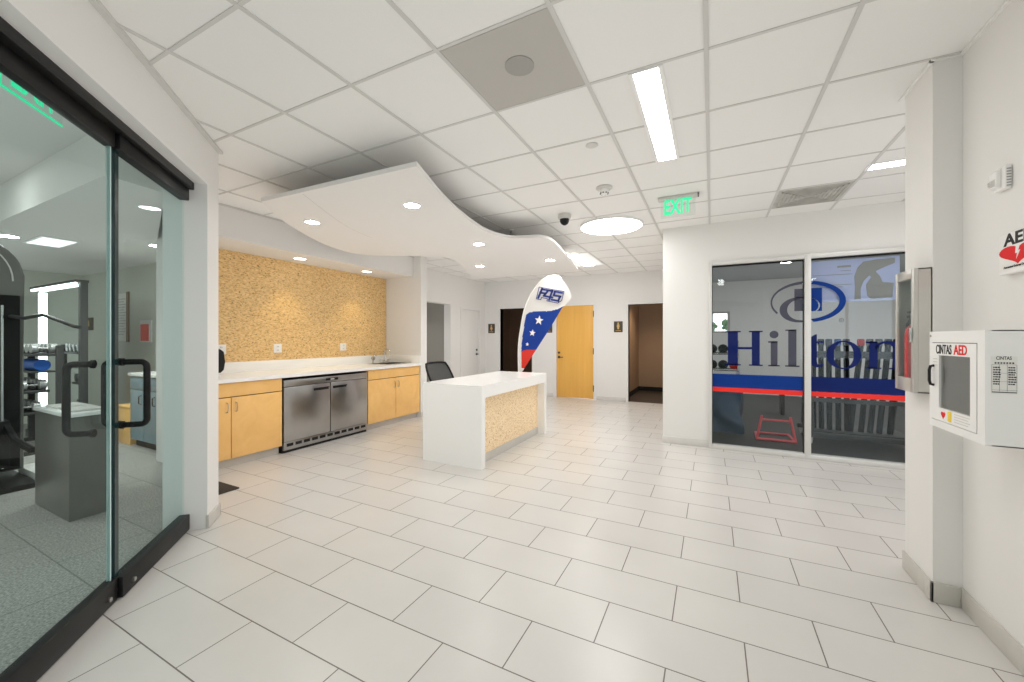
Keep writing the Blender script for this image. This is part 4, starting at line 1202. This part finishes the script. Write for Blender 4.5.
# ------------------------------------------------------------------ doors and signs at the back
d4 = bpy.data.objects.new('door_4', None); COL.objects.link(d4); d4.location = (-2.85, 8.87, 0); struct(d4)
d4['label'] = 'closed golden maple door in the back wall'
obj('leaf', MB().box(-3.295, -2.405, 8.865, 8.905, 0.008, 2.155, 0.002), 'mapledoor', d4)
obj('frame', MB().box(-3.345, -3.298, 8.848, 8.99, 0, 2.195).box(-2.402, -2.355, 8.848, 8.99, 0, 2.195).box(-3.298, -2.402, 8.848, 8.99, 2.158, 2.195), 'paint2', d4)
for z in (0.25, 1.1, 1.95):
    obj('hinge', MB().box(-2.412, -2.392, 8.843, 8.866, z - 0.07, z + 0.07).cyl((-2.402, 8.845, z - 0.07), (-2.402, 8.845, z + 0.07), 0.009, seg=10), 'frame', d4)
def lever(root, x, y, z, face):
    if face == '-y':
        h = obj('handle', MB().lathe([(0.03, 0), (0.03, -0.012), (0.012, -0.016), (0.012, -0.05)], (x, y, z), 'y', 20).box(x - 0.012, x + 0.12, y - 0.06, y - 0.045, z - 0.01, z + 0.01, 0.004), 'frame', root)
        obj('deadbolt', MB().lathe([(0.028, 0), (0.026, -0.014), (0.0, -0.016)], (x, y, z + 0.105), 'y', 20), 'frame', root)
    else:
        h = obj('handle', MB().lathe([(0.03, 0), (0.03, 0.012), (0.012, 0.016), (0.012, 0.05)], (x, y, z), 'x', 20).box(x + 0.045, x + 0.06, y - 0.12, y + 0.012, z - 0.01, z + 0.01, 0.004), 'frame', root)
        obj('deadbolt', MB().lathe([(0.028, 0), (0.026, 0.014), (0.0, 0.016)], (x, y, z + 0.105), 'x', 20), 'frame', root)
lever(d4, -3.235, 8.865, 0.95, '-y')
d5 = bpy.data.objects.new('door_5', None); COL.objects.link(d5); d5.location = (-5.28, 8.16, 0); struct(d5)
d5['label'] = 'closed white door in the hall wall'
obj('leaf', MB().box(-5.33, -5.285, 7.775, 8.555, 0.008, 2.085, 0.002), 'paint', d5)
obj('frame', MB().box(-5.40, -5.255, 7.725, 7.772, 0, 2.135).box(-5.40, -5.255, 8.558, 8.605, 0, 2.135).box(-5.40, -5.255, 7.772, 8.558, 2.09, 2.135), 'paint2', d5)
lever(d5, -5.285, 8.46, 1.0, '+x')
# door casings of the two openings
struct(obj('trim_7', MB().box(-4.87, -4.82, 8.845, 9.0, 0, 2.19).box(-3.93, -3.88, 8.845, 9.0, 0, 2.19).box(-4.82, -3.93, 8.845, 9.0, 2.145, 2.19), 'paint2', keep=True))
struct(obj('trim_8', MB().box(-1.672, -1.63, 8.845, 9.0, 0, 2.175).box(-0.72, -0.68, 8.845, 9.0, 0, 2.175).box(-1.63, -0.72, 8.845, 9.0, 2.135, 2.175), 'paint2', keep=True))
d6 = bpy.data.objects.new('door_6', None); COL.objects.link(d6); d6.location = (-3.98, 9.45, 0); struct(d6)
obj('leaf', MB().box(-4.02, -3.975, 9.02, 9.86, 0.01, 2.10), 'brownboard', d6)

def rest_sign(x, z, lab, fem):
    s = thing('restroom_sign', (x, 8.855, z - 0.12), lab, 'sign', 'restroom signs on the back wall')
    obj('plate', MB().box(x - 0.095, x + 0.095, 8.846, 8.86, z - 0.12, z + 0.12, 0.003), 'signbr', s)
    f = MB()
    f.lathe([(0.0, -0.004), (0.017, -0.004), (0.017, 0)], (x, 8.846, z + 0.078), 'y', 16)
    body = [(-0.022, 0.055), (0.022, 0.055), (0.03, -0.01), (0.018, -0.01), (0.016, -0.055), (-0.016, -0.055), (-0.018, -0.01), (-0.03, -0.01)]
    if fem:
        body = [(-0.015, 0.055), (0.015, 0.055), (0.036, -0.02), (0.012, -0.02), (0.010, -0.055), (-0.010, -0.055), (-0.012, -0.02), (-0.036, -0.02)]
    f.prism([(x + a, z + b) for a, b in body], 8.842, 8.846, 'xz')
    obj('pictogram', f, 'gold', s)
    obj('raised_line', MB().box(x - 0.06, x + 0.06, 8.843, 8.846, z - 0.088, z - 0.078), 'gold', s)
rest_sign(-5.075, 1.65, 'brown restroom sign left of the dark doorway', True)
rest_sign(-3.50, 1.65, 'brown restroom sign half hidden behind the flag', False)
rest_sign(-1.845, 1.65, 'brown restroom sign beside the tan corridor opening', False)

# ------------------------------------------------------------------ right wall: cabinets and signs
ec = thing('extinguisher_cabinet', (0.985, 2.85, 1.09), 'stainless fire extinguisher cabinet on the pillar', 'extinguisher cabinet')
EX0, EX1, EZ0, EZ1 = 0.963, 1.036, 1.09, 1.757
EX1 = 1.036
# hangs on the pillar face; body wraps its near corner
b = MB()
b.box(EX0 + 0.02, EX1, 2.853, 3.09, EZ0, EZ0 + 0.006).box(EX0 + 0.02, EX1, 2.853, 3.09, EZ1 - 0.006, EZ1).box(EX0 + 0.02, EX1, 2.853, 2.859, EZ0, EZ1).box(EX0 + 0.02, EX1, 3.084, 3.09, EZ0, EZ1).box(EX1 - 0.004, EX1, 2.853, 3.09, EZ0, EZ1)
obj('box', b, 'cabsteel', ec)
d = MB()
d.box(EX0, EX0 + 0.02, 2.853, 2.885, EZ0, EZ1, 0.002).box(EX0, EX0 + 0.02, 3.06, 3.09, EZ0, EZ1, 0.002).box(EX0, EX0 + 0.02, 2.885, 3.06, EZ0, EZ0 + 0.075, 0.002).box(EX0, EX0 + 0.02, 2.885, 3.06, EZ1 - 0.05, EZ1, 0.002)
dd = obj('door', d, 'cabsteel', ec)
obj('door_glass', MB().box(EX0 + 0.008, EX0 + 0.012, 2.885, 3.06, EZ0 + 0.075, EZ1 - 0.05), 'acrylic', dd)
obj('latch', MB().box(EX0 - 0.012, EX0, 2.862, 2.872, 1.36, 1.44, 0.003), 'chrome', dd)
eg = thing('fire_extinguisher', (0.99, 2.975, 1.097), 'red fire extinguisher inside the stainless cabinet', 'fire extinguisher')
obj('cylinder', MB().lathe([(0.027, 0.0), (0.030, 0.01), (0.030, 0.30), (0.026, 0.34), (0.014, 0.355)], (0.999, 2.975, 1.097), 'z', 24), 'ext', eg)
obj('valve', MB().cyl((0.999, 2.975, 1.46), (0.999, 2.975, 1.50), 0.012, seg=12).box(0.991, 1.007, 2.935, 3.02, 1.50, 1.51).box(0.991, 1.007, 2.93, 3.02, 1.525, 1.535), 'blackpl', eg)
obj('hose', MB().tube([(0.999, 2.99, 1.485), (0.998, 3.03, 1.46), (0.998, 3.035, 1.36), (0.998, 3.025, 1.25)], 0.009, 8), 'blackpl', eg)

ad = thing('aed_cabinet', (1.04, 2.37, 0.975), 'white defibrillator wall cabinet with a grey window in its door', 'defibrillator cabinet')
AX0, AY0, AY1, AZ0, AZ1 = 0.93, 2.157, 2.585, 0.972, 1.413
b = MB()
b.box(AX0 + 0.018, 1.149, AY0, AY0 + 0.004, AZ0, AZ1).box(AX0 + 0.018, 1.149, AY1 - 0.004, AY1, AZ0, AZ1).box(AX0 + 0.018, 1.149, AY0, AY1, AZ0, AZ0 + 0.004).box(AX0 + 0.018, 1.149, AY0, AY1, AZ1 - 0.004, AZ1).box(1.145, 1.149, AY0, AY1, AZ0, AZ1)
obj('box', b, 'whitemt', ad)
obj('front_frame', MB().box(AX0, AX0 + 0.018, AY0, AY0 + 0.048, AZ0, AZ1).box(AX0, AX0 + 0.018, AY1 - 0.022, AY1, AZ0, AZ1).box(AX0, AX0 + 0.018, AY0 + 0.048, AY1 - 0.022, AZ0, AZ0 + 0.033).box(AX0, AX0 + 0.018, AY0 + 0.048, AY1 - 0.022, AZ1 - 0.05, AZ1), 'whitemt', ad)
dy0, dy1, dz0, dz1 = AY0 + 0.051, AY1 - 0.025, AZ0 + 0.036, AZ1 - 0.053
wy0, wy1, wz0, wz1 = dy0 + 0.042, dy1 - 0.065, dz0 + 0.058, dz1 - 0.055
d = MB()
xd0, xd1 = AX0 - 0.002, AX0 + 0.014
d.box(xd0, xd1, dy0, wy0, dz0, dz1).box(xd0, xd1, wy1, dy1, dz0, dz1).box(xd0, xd1, wy0, wy1, dz0, wz0).box(xd0, xd1, wy0, wy1, wz1, dz1)
dr = obj('door', d, 'whitemt', ad)
obj('door_gap', MB().box(AX0 + 0.001, AX0 + 0.002, dy0 - 0.004, dy0, dz0 - 0.003, dz1 + 0.003).box(AX0 + 0.001, AX0 + 0.002, dy0, dy1, dz1, dz1 + 0.003), 'ink', ad)
obj('window', MB().box(AX0 + 0.006, AX0 + 0.010, wy0, wy1, wz0, wz1), 'smoke', dr)
obj('handle', MB().tube([(AX0 - 0.002, dy1 - 0.022, 1.165), (AX0 - 0.014, dy1 - 0.022, 1.168), (AX0 - 0.018, dy1 - 0.022, 1.185), (AX0 - 0.018, dy1 - 0.022, 1.235), (AX0 - 0.014, dy1 - 0.022, 1.252), (AX0 - 0.002, dy1 - 0.022, 1.255)], 0.006, 8), 'blackpl', dr)
tx = MB()
tx.text('CINTAS', 0.058, wall_T(AX0 - 0.0028, 2.452, dz1 - 0.030, '-x'), 0.0005, sx=0.66, bold=0.0007)
obj('maker_lettering', tx, 'ink', dr)
tx = MB()
tx.text('AED', 0.058, wall_T(AX0 - 0.0028, 2.318, dz1 - 0.030, '-x'), 0.0005, sx=0.88, bold=0.0010)
obj('red_lettering', tx, 'red', dr)
def heart(T, s, th):
    pts = []
    for k in range(40):
        t = 2 * PI * k / 40
        pts.append((s * 16 * math.sin(t) ** 3 / 17, s * (13 * math.cos(t) - 5 * math.cos(2 * t) - 2 * math.cos(3 * t) - math.cos(4 * t)) / 17))
    mb = MB(T); mb.prism(pts, 0, th); return mb
obj('heart_mark', heart(wall_T(AX0 - 0.0022, 2.455, dz0 + 0.030, '-x'), 0.019, 0.001), 'red', dr, smooth=False)
obj('yellow_mark', MB().box(AX0 - 0.0032, AX0 - 0.002, 2.388, 2.418, dz0 + 0.008, dz0 + 0.052, 0.0004), 'yellow', dr)
tx = MB()
for i in range(4):
    tx.box(AX0 - 0.0028, AX0 - 0.002, 2.25 + 0.012 * (i % 2), 2.365, dz0 + 0.046 - i * 0.011, dz0 + 0.049 - i * 0.011)
obj('instruction_print', tx, 'greypl', dr)
tx = MB()
for i in range(3):
    tx.box(AX0 - 0.0028, AX0 - 0.002, wy1 + 0.012, wy1 + 0.05, 1.285 - i * 0.014, 1.289 - i * 0.014)
obj('small_print', tx, 'greypl', dr)
obj('screw', MB().lathe([(0.0, -0.002), (0.006, -0.002), (0.006, 0)], (AX0, AY1 - 0.012, AZ1 - 0.02), 'x', 12), 'nickel', ad)
# inspection card on the near side of the box
TC = Matrix(((0.775, 0, 0, 0.194), (0, 1, 0, 0), (0, 0, 0.94, 0.058), (0, 0, 0, 1)))
card = obj('inspection_card', MB(TC).box(0.969, 1.058, AY0 - 0.001, AY0, 1.185, 1.335), 'paper', ad)
ik = MB(TC)
ik.text('CINTAS', 0.019, wall_T(1.013, AY0 - 0.0012, 1.328, '-y'), 0.0003, sx=0.8, bold=0.0003)
ik.box(0.972, 1.056, AY0 - 0.0016, AY0 - 0.001, 1.190, 1.1935)
random.seed(3)
for c0 in (0.977, 1.028):
    for i in range(8):
        x = c0
        for k in range(3):
            w_ = random.uniform(0.004, 0.009)
            ik.box(x, x + w_, AY0 - 0.0016, AY0 - 0.001, 1.222 + i * 0.0095, 1.227 + i * 0.0095)
            x += w_ + 0.0018
for x in (0.972, 0.998, 1.024, 1.0555):
    ik.box(x, x + 0.0007, AY0 - 0.0015, AY0 - 0.001, 1.195, 1.302)
for i in range(4):
    ik.box(0.972, 1.056, AY0 - 0.0015, AY0 - 0.001, 1.20 + i * 0.034, 1.2007 + i * 0.034)
for k in range(7):
    ik.box(0.982 + k * 0.0098, 0.988 + k * 0.0098, AY0 - 0.0016, AY0 - 0.001, 1.306, 1.312)
obj('card_print', ik, 'ink', card)

sg = thing('aed_sign', (1.13, 2.43, 1.67), 'white AED sign with a red heart above the white wall cabinet', 'sign')
obj('panel', MB().box(1.140, 1.146, 2.285, 2.545, 1.672, 1.835, 0.001), 'whitepl', sg)
obj('bracket', MB().box(1.12, 1.149, 2.30, 2.50, 1.655, 1.672, 0.002), 'whitepl', sg)
obj('lettering', MB().text('AED', 0.070, wall_T(1.1396, 2.412, 1.803, '-x'), 0.0006, sx=1.42, bold=0.0022), 'ink', sg)
hh = heart(wall_T(1.1398, 2.42, 1.742, '-x'), 0.049, 0.0012)
for v in hh.bm.verts:
    v.co.y = 2.42 + (v.co.y - 2.42) * 2.6
obj('heart_mark', hh, 'red', sg, smooth=False)
bolt = [(-0.010, 0.026), (0.012, 0.026), (0.004, 0.006), (0.016, 0.006), (-0.008, -0.028), (-0.002, -0.004), (-0.014, -0.004)]
obj('bolt_mark', MB(wall_T(1.1388, 2.42, 1.744, '-x')).prism(bolt, 0, 0.001), 'whitepl', sg, smooth=False)
pr = MB()
pr.text('Automated External Defibrillator', 0.0135, wall_T(1.1396, 2.42, 1.688, '-x'), 0.0004, bold=0.0004)
obj('small_print', pr, 'ink', sg)

st = thing('fire_strobe', (1.135, 2.49, 2.02), 'white fire alarm strobe high on the right wall', 'alarm')
obj('base', MB().box(1.128, 1.149, 2.475, 2.555, 2.03, 2.13, 0.004), 'whitepl', st)
obj('cover', MB().prism([(1.128, 2.038), (1.112, 2.048), (1.112, 2.112), (1.128, 2.126)], 2.50, 2.55, 'xz', 0.003), 'whitepl', st)
obj('strobe_lens', MB().prism([(1.1125, 2.052), (1.104, 2.058), (1.104, 2.076), (1.1125, 2.084)], 2.508, 2.545, 'xz', 0.002), 'smoke', st)
gs = MB()
for i in range(7):
    gs.box(1.132, 1.146, 2.4740, 2.4754, 2.038 + i * 0.012, 2.043 + i * 0.012)
obj('vent_slots', gs, 'greyink', st)

# ------------------------------------------------------------------ fitness room behind the glass doors
gb = thing('towel_cabinet', (-4.68, 1.27, 0), 'tall graphite cabinet with a white top behind the glass door', 'cabinet')
obj('body', MB().box(-5.05, -4.31, 1.14, 1.395, 0.0, 0.785, 0.004), 'graphite', gb)
tp = MB()
tp.box(-5.06, -4.30, 1.13, 1.405, 0.785, 0.812, 0.003)
obj('top', tp, 'quartz', gb)
obj('tray_rim', MB().box(-4.98, -4.72, 1.18, 1.36, 0.812, 0.826, 0.004).box(-4.66, -4.40, 1.18, 1.36, 0.812, 0.826, 0.004), 'greypl', gb)

mc = thing('cable_machine', (-6.1, 1.05, 0), 'tall black cable training machine behind the glass door', 'exercise machine')
sh = [(0.62, 0.10), (0.62, 1.95)] + [(0.92 + 0.30 * math.cos(R(180 - 90 * k / 8)), 1.95 + 0.33 * math.sin(R(180 - 90 * k / 8))) for k in range(1, 9)] + [(1.08 + 0.30 * math.cos(R(90 - 90 * k / 8)), 1.95 + 0.33 * math.sin(R(90 - 90 * k / 8))) for k in range(0, 9)] + [(1.38, 0.10)]
MX = -6.15
shx = [(1.30 - (1.38 - y) * 1.0, z + (0.05 if z > 1 else 0)) for y, z in sh]
obj('tower_shroud', MB().prism(shx, MX - 0.16, MX + 0.10, 'yz', 0.03), 'graphite', mc)
obj('front_channel', MB().box(MX + 0.10, MX + 0.135, 0.58, 1.265, 0.12, 1.80, 0.006), 'black', mc)
for y in (0.86, 1.10, 1.15):
    obj('guide_rod', MB().cyl((MX + 0.155, y, 0.15), (MX + 0.155, y, 1.70), 0.011, seg=10), 'chrome', mc)
obj('trim_arch', MB().tube([(MX + 0.105, 0.93 + (yy - 0.93) * 0.80, zz - 0.06) for yy, zz in shx[1:-1]], 0.006, 6), 'greypl', mc)
obj('weight_stack', MB().box(MX + 0.136, MX + 0.19, 0.66, 1.19, 0.16, 0.60, 0.004), 'blackpl', mc)
obj('handle_arm', MB().tube([(MX + 0.12, 1.20, 1.60), (MX + 0.25, 1.27, 1.58), (MX + 0.45, 1.34, 1.61), (MX + 0.75, 1.46, 1.50), (MX + 0.82, 1.48, 1.49)], 0.017, 8), 'frame', mc)
obj('pulley_arm', MB().tube([(MX + 0.10, 1.16, 0.62), (MX + 0.3, 1.2, 0.42), (MX + 0.60, 1.24, 0.36), (MX + 0.70, 1.25, 0.38)], 0.03, 8), 'black', mc)
obj('base_plate', MB().box(MX - 0.5, MX + 0.55, 0.1, 1.29, 0, 0.05, 0.008), 'black', mc)
obj('foot_plate', MB().box(MX - 0.1, MX + 0.42, 1.30, 1.42, 0, 0.10, 0.006), 'greypl', mc)

lm = thing('lit_mirror', (-7.8, 1.98, 0.1), 'mirror framed by white light strips behind the glass door', 'mirror')
LX0, LX1, LY, LZ0, LZ1 = -8.72, -7.10, 1.98, 0.10, 2.07
obj('mirror_glass', MB().box(LX0, LX1, LY, LY + 0.01, LZ0, LZ1), 'mirror', lm)
obj('side_frame', MB().box(LX1, LX1 + 0.06, LY - 0.02, LY + 0.05, 0, LZ1 + 0.02), 'frame', lm)
obj('top_frame', MB().box(LX0, LX1 + 0.06, LY - 0.06, LY + 0.06, LZ1 + 0.02, LZ1 + 0.05), 'frame', lm)
obj('light_strip', MB().box(LX0, LX1, LY - 0.05, LY - 0.03, LZ1 - 0.01, LZ1 + 0.02), 'led', lm)
obj('light_strip', MB().box(-8.50, -8.475, LY - 0.03, LY, 0.33, LZ1 - 0.04), 'led', lm)
obj('light_strip', MB().box(-8.42, -8.395, LY - 0.03, LY, 0.33, LZ1 - 0.04), 'led', lm)
obj('stand', MB().box(LX0, LX1, LY - 0.1, LY + 0.06, 0, 0.1), 'frame', lm)

dr_ = thing('dumbbell_rack', (-7.75, 1.65, 0), 'black tiered dumbbell rack before the lit mirror', 'rack')
f = MB()
for x in (-8.25, -7.22):
    f.box(x - 0.02, x + 0.02, 1.80, 1.86, 0, 1.30).box(x - 0.03, x + 0.03, 1.45, 1.86, 0, 0.05)
obj('side_frame', f, 'frame', dr_)
tiers = ((0.50, 1.60), (0.76, 1.65), (1.20, 1.74))
obj('roller_shelf', MB().box(-8.25, -7.22, 1.60, 1.80, 0.97, 0.99, 0.004), 'frame', dr_)
for z, y in tiers:
    obj('shelf', MB().box(-8.25, -7.22, y - 0.15, y + 0.10, z - 0.03, z, 0.004), 'frame', dr_)
def dumbbell(x, y, z, lab):
    d = thing('dumbbell', (x, y, z), lab, 'dumbbell', 'dumbbells on the tiered rack')
    obj('handle', MB().cyl((x, y - 0.07, z + 0.062), (x, y + 0.07, z + 0.062), 0.015, seg=10), 'chrome', d)
    for s in (-1, 1):
        obj('head', MB().lathe([(0.03, s * 0.045), (0.058, s * 0.05), (0.06, s * 0.105), (0.04, s * 0.112)], (x, y, z + 0.062), 'y', 14), 'grinders', d)
    return d
dp = None
tn = ['lowest', 'middle', 'top']
on = ['first', 'second', 'third', 'fourth', 'fifth', 'sixth', 'seventh']
for ti, (z, y) in enumerate(tiers):
    for k in range(7):
        x = -7.31 - k * 0.142
        lab = f'silver dumbbell on the {tn[ti]} tier, {on[k]} from the frame beside the mirror'
        if dp is None:
            dp = dumbbell(x, y - 0.02, z, lab)
        else:
            dup(dp, (x, y - 0.02, z), lab)
tag(obj('foam_roller', MB().cyl((-7.80, 1.70, 1.061), (-7.26, 1.70, 1.061), 0.07, seg=18), 'bluepl'), 'blue roller lying on the shelf of the dumbbell rack', 'roller')

gcab = thing('gym_counter', (-6.2, 2.55, 0), 'blue grey cabinet run with a white top behind the glass', 'cabinet')
obj('carcass', MB().box(-6.68, -5.62, 2.33, 2.79, 0.09, 0.91), 'bluegrey', gcab)
obj('toe_kick', MB().box(-6.68, -5.62, 2.37, 2.79, 0.0, 0.09), 'dark', gcab)
for i in range(3):
    x0 = -6.675 + i * 0.352
    obj('drawer_front', MB().box(x0, x0 + 0.345, 2.31, 2.33, 0.74, 0.90, 0.002), 'bluegrey', gcab)
    d = obj('door', MB().box(x0, x0 + 0.345, 2.31, 2.33, 0.10, 0.732, 0.002), 'bluegrey', gcab)
    obj('handle', MB().tube([(x0 + 0.30, 2.31, 0.56), (x0 + 0.30, 2.285, 0.57), (x0 + 0.30, 2.285, 0.66), (x0 + 0.30, 2.31, 0.67)], 0.006, 8), 'blackpl', d)
obj('counter_top', MB().box(-6.70, -5.61, 2.29, 2.795, 0.91, 0.945, 0.002), 'quartz', gcab)
obj('splashback', MB().box(-6.70, -5.61, 2.785, 2.799, 0.945, 1.25), 'whitepl', gcab)
wbx = thing('wooden_box', (-6.95, 2.55, 0), 'low orange wood box beside the blue grey cabinets', 'box')
obj('body', MB().box(-7.14, -6.74, 2.33, 2.72, 0, 0.47, 0.003), 'maple', wbx)
obj('lid', MB().box(-7.15, -6.73, 2.32, 2.73, 0.472, 0.495, 0.003), 'maple', wbx)
tag(obj('cutting_board', MB().box(-6.42, -6.18, 2.74, 2.765, 0.946, 1.27, 0.006), 'brownboard'), 'brown board leaning on the blue grey cabinet top', 'board')
nb = thing('wall_notice', (-8.35, 2.79, 1.35), 'framed white notice of many lines behind the glass', 'notice')
obj('sheet', MB().box(-8.62, -8.20, 2.792, 2.799, 1.35, 2.10), 'paper', nb)
ln = MB()
for i in range(14):
    ln.box(-8.57, -8.30 + 0.06 * (i % 3), 2.790, 2.792, 1.45 + i * 0.043, 1.457 + i * 0.043)
obj('print_lines', ln, 'greyink', nb)
obj('frame_edge', MB().box(-8.20, -8.12, 2.785, 2.799, 1.33, 2.12), 'brownboard', nb)
rn = thing('wall_notice', (-7.55, 2.79, 1.33), 'small red and white notice above the blue grey cabinets', 'notice')
obj('sheet', MB().box(-7.75, -7.38, 2.792, 2.799, 1.33, 1.66), 'paper', rn)
obj('red_print', MB().box(-7.73, -7.47, 2.790, 2.792, 1.35, 1.60), 'redv', rn)
rs = thing('bronze_plaque', (-9.66, 2.79, 1.53), 'small dark bronze plaque on the far grey wall behind the glass', 'sign')  # bronze plate with a gold figure, set on the far wall
obj('plate', MB().box(-9.84, -9.48, 2.79, 2.799, 1.53, 1.75, 0.002), 'signbr', rs)
obj('pictogram', MB().prism([(-9.68, 1.70), (-9.64, 1.70), (-9.63, 1.60), (-9.69, 1.60)], 2.786, 2.79, 'xz'), 'gold', rs)
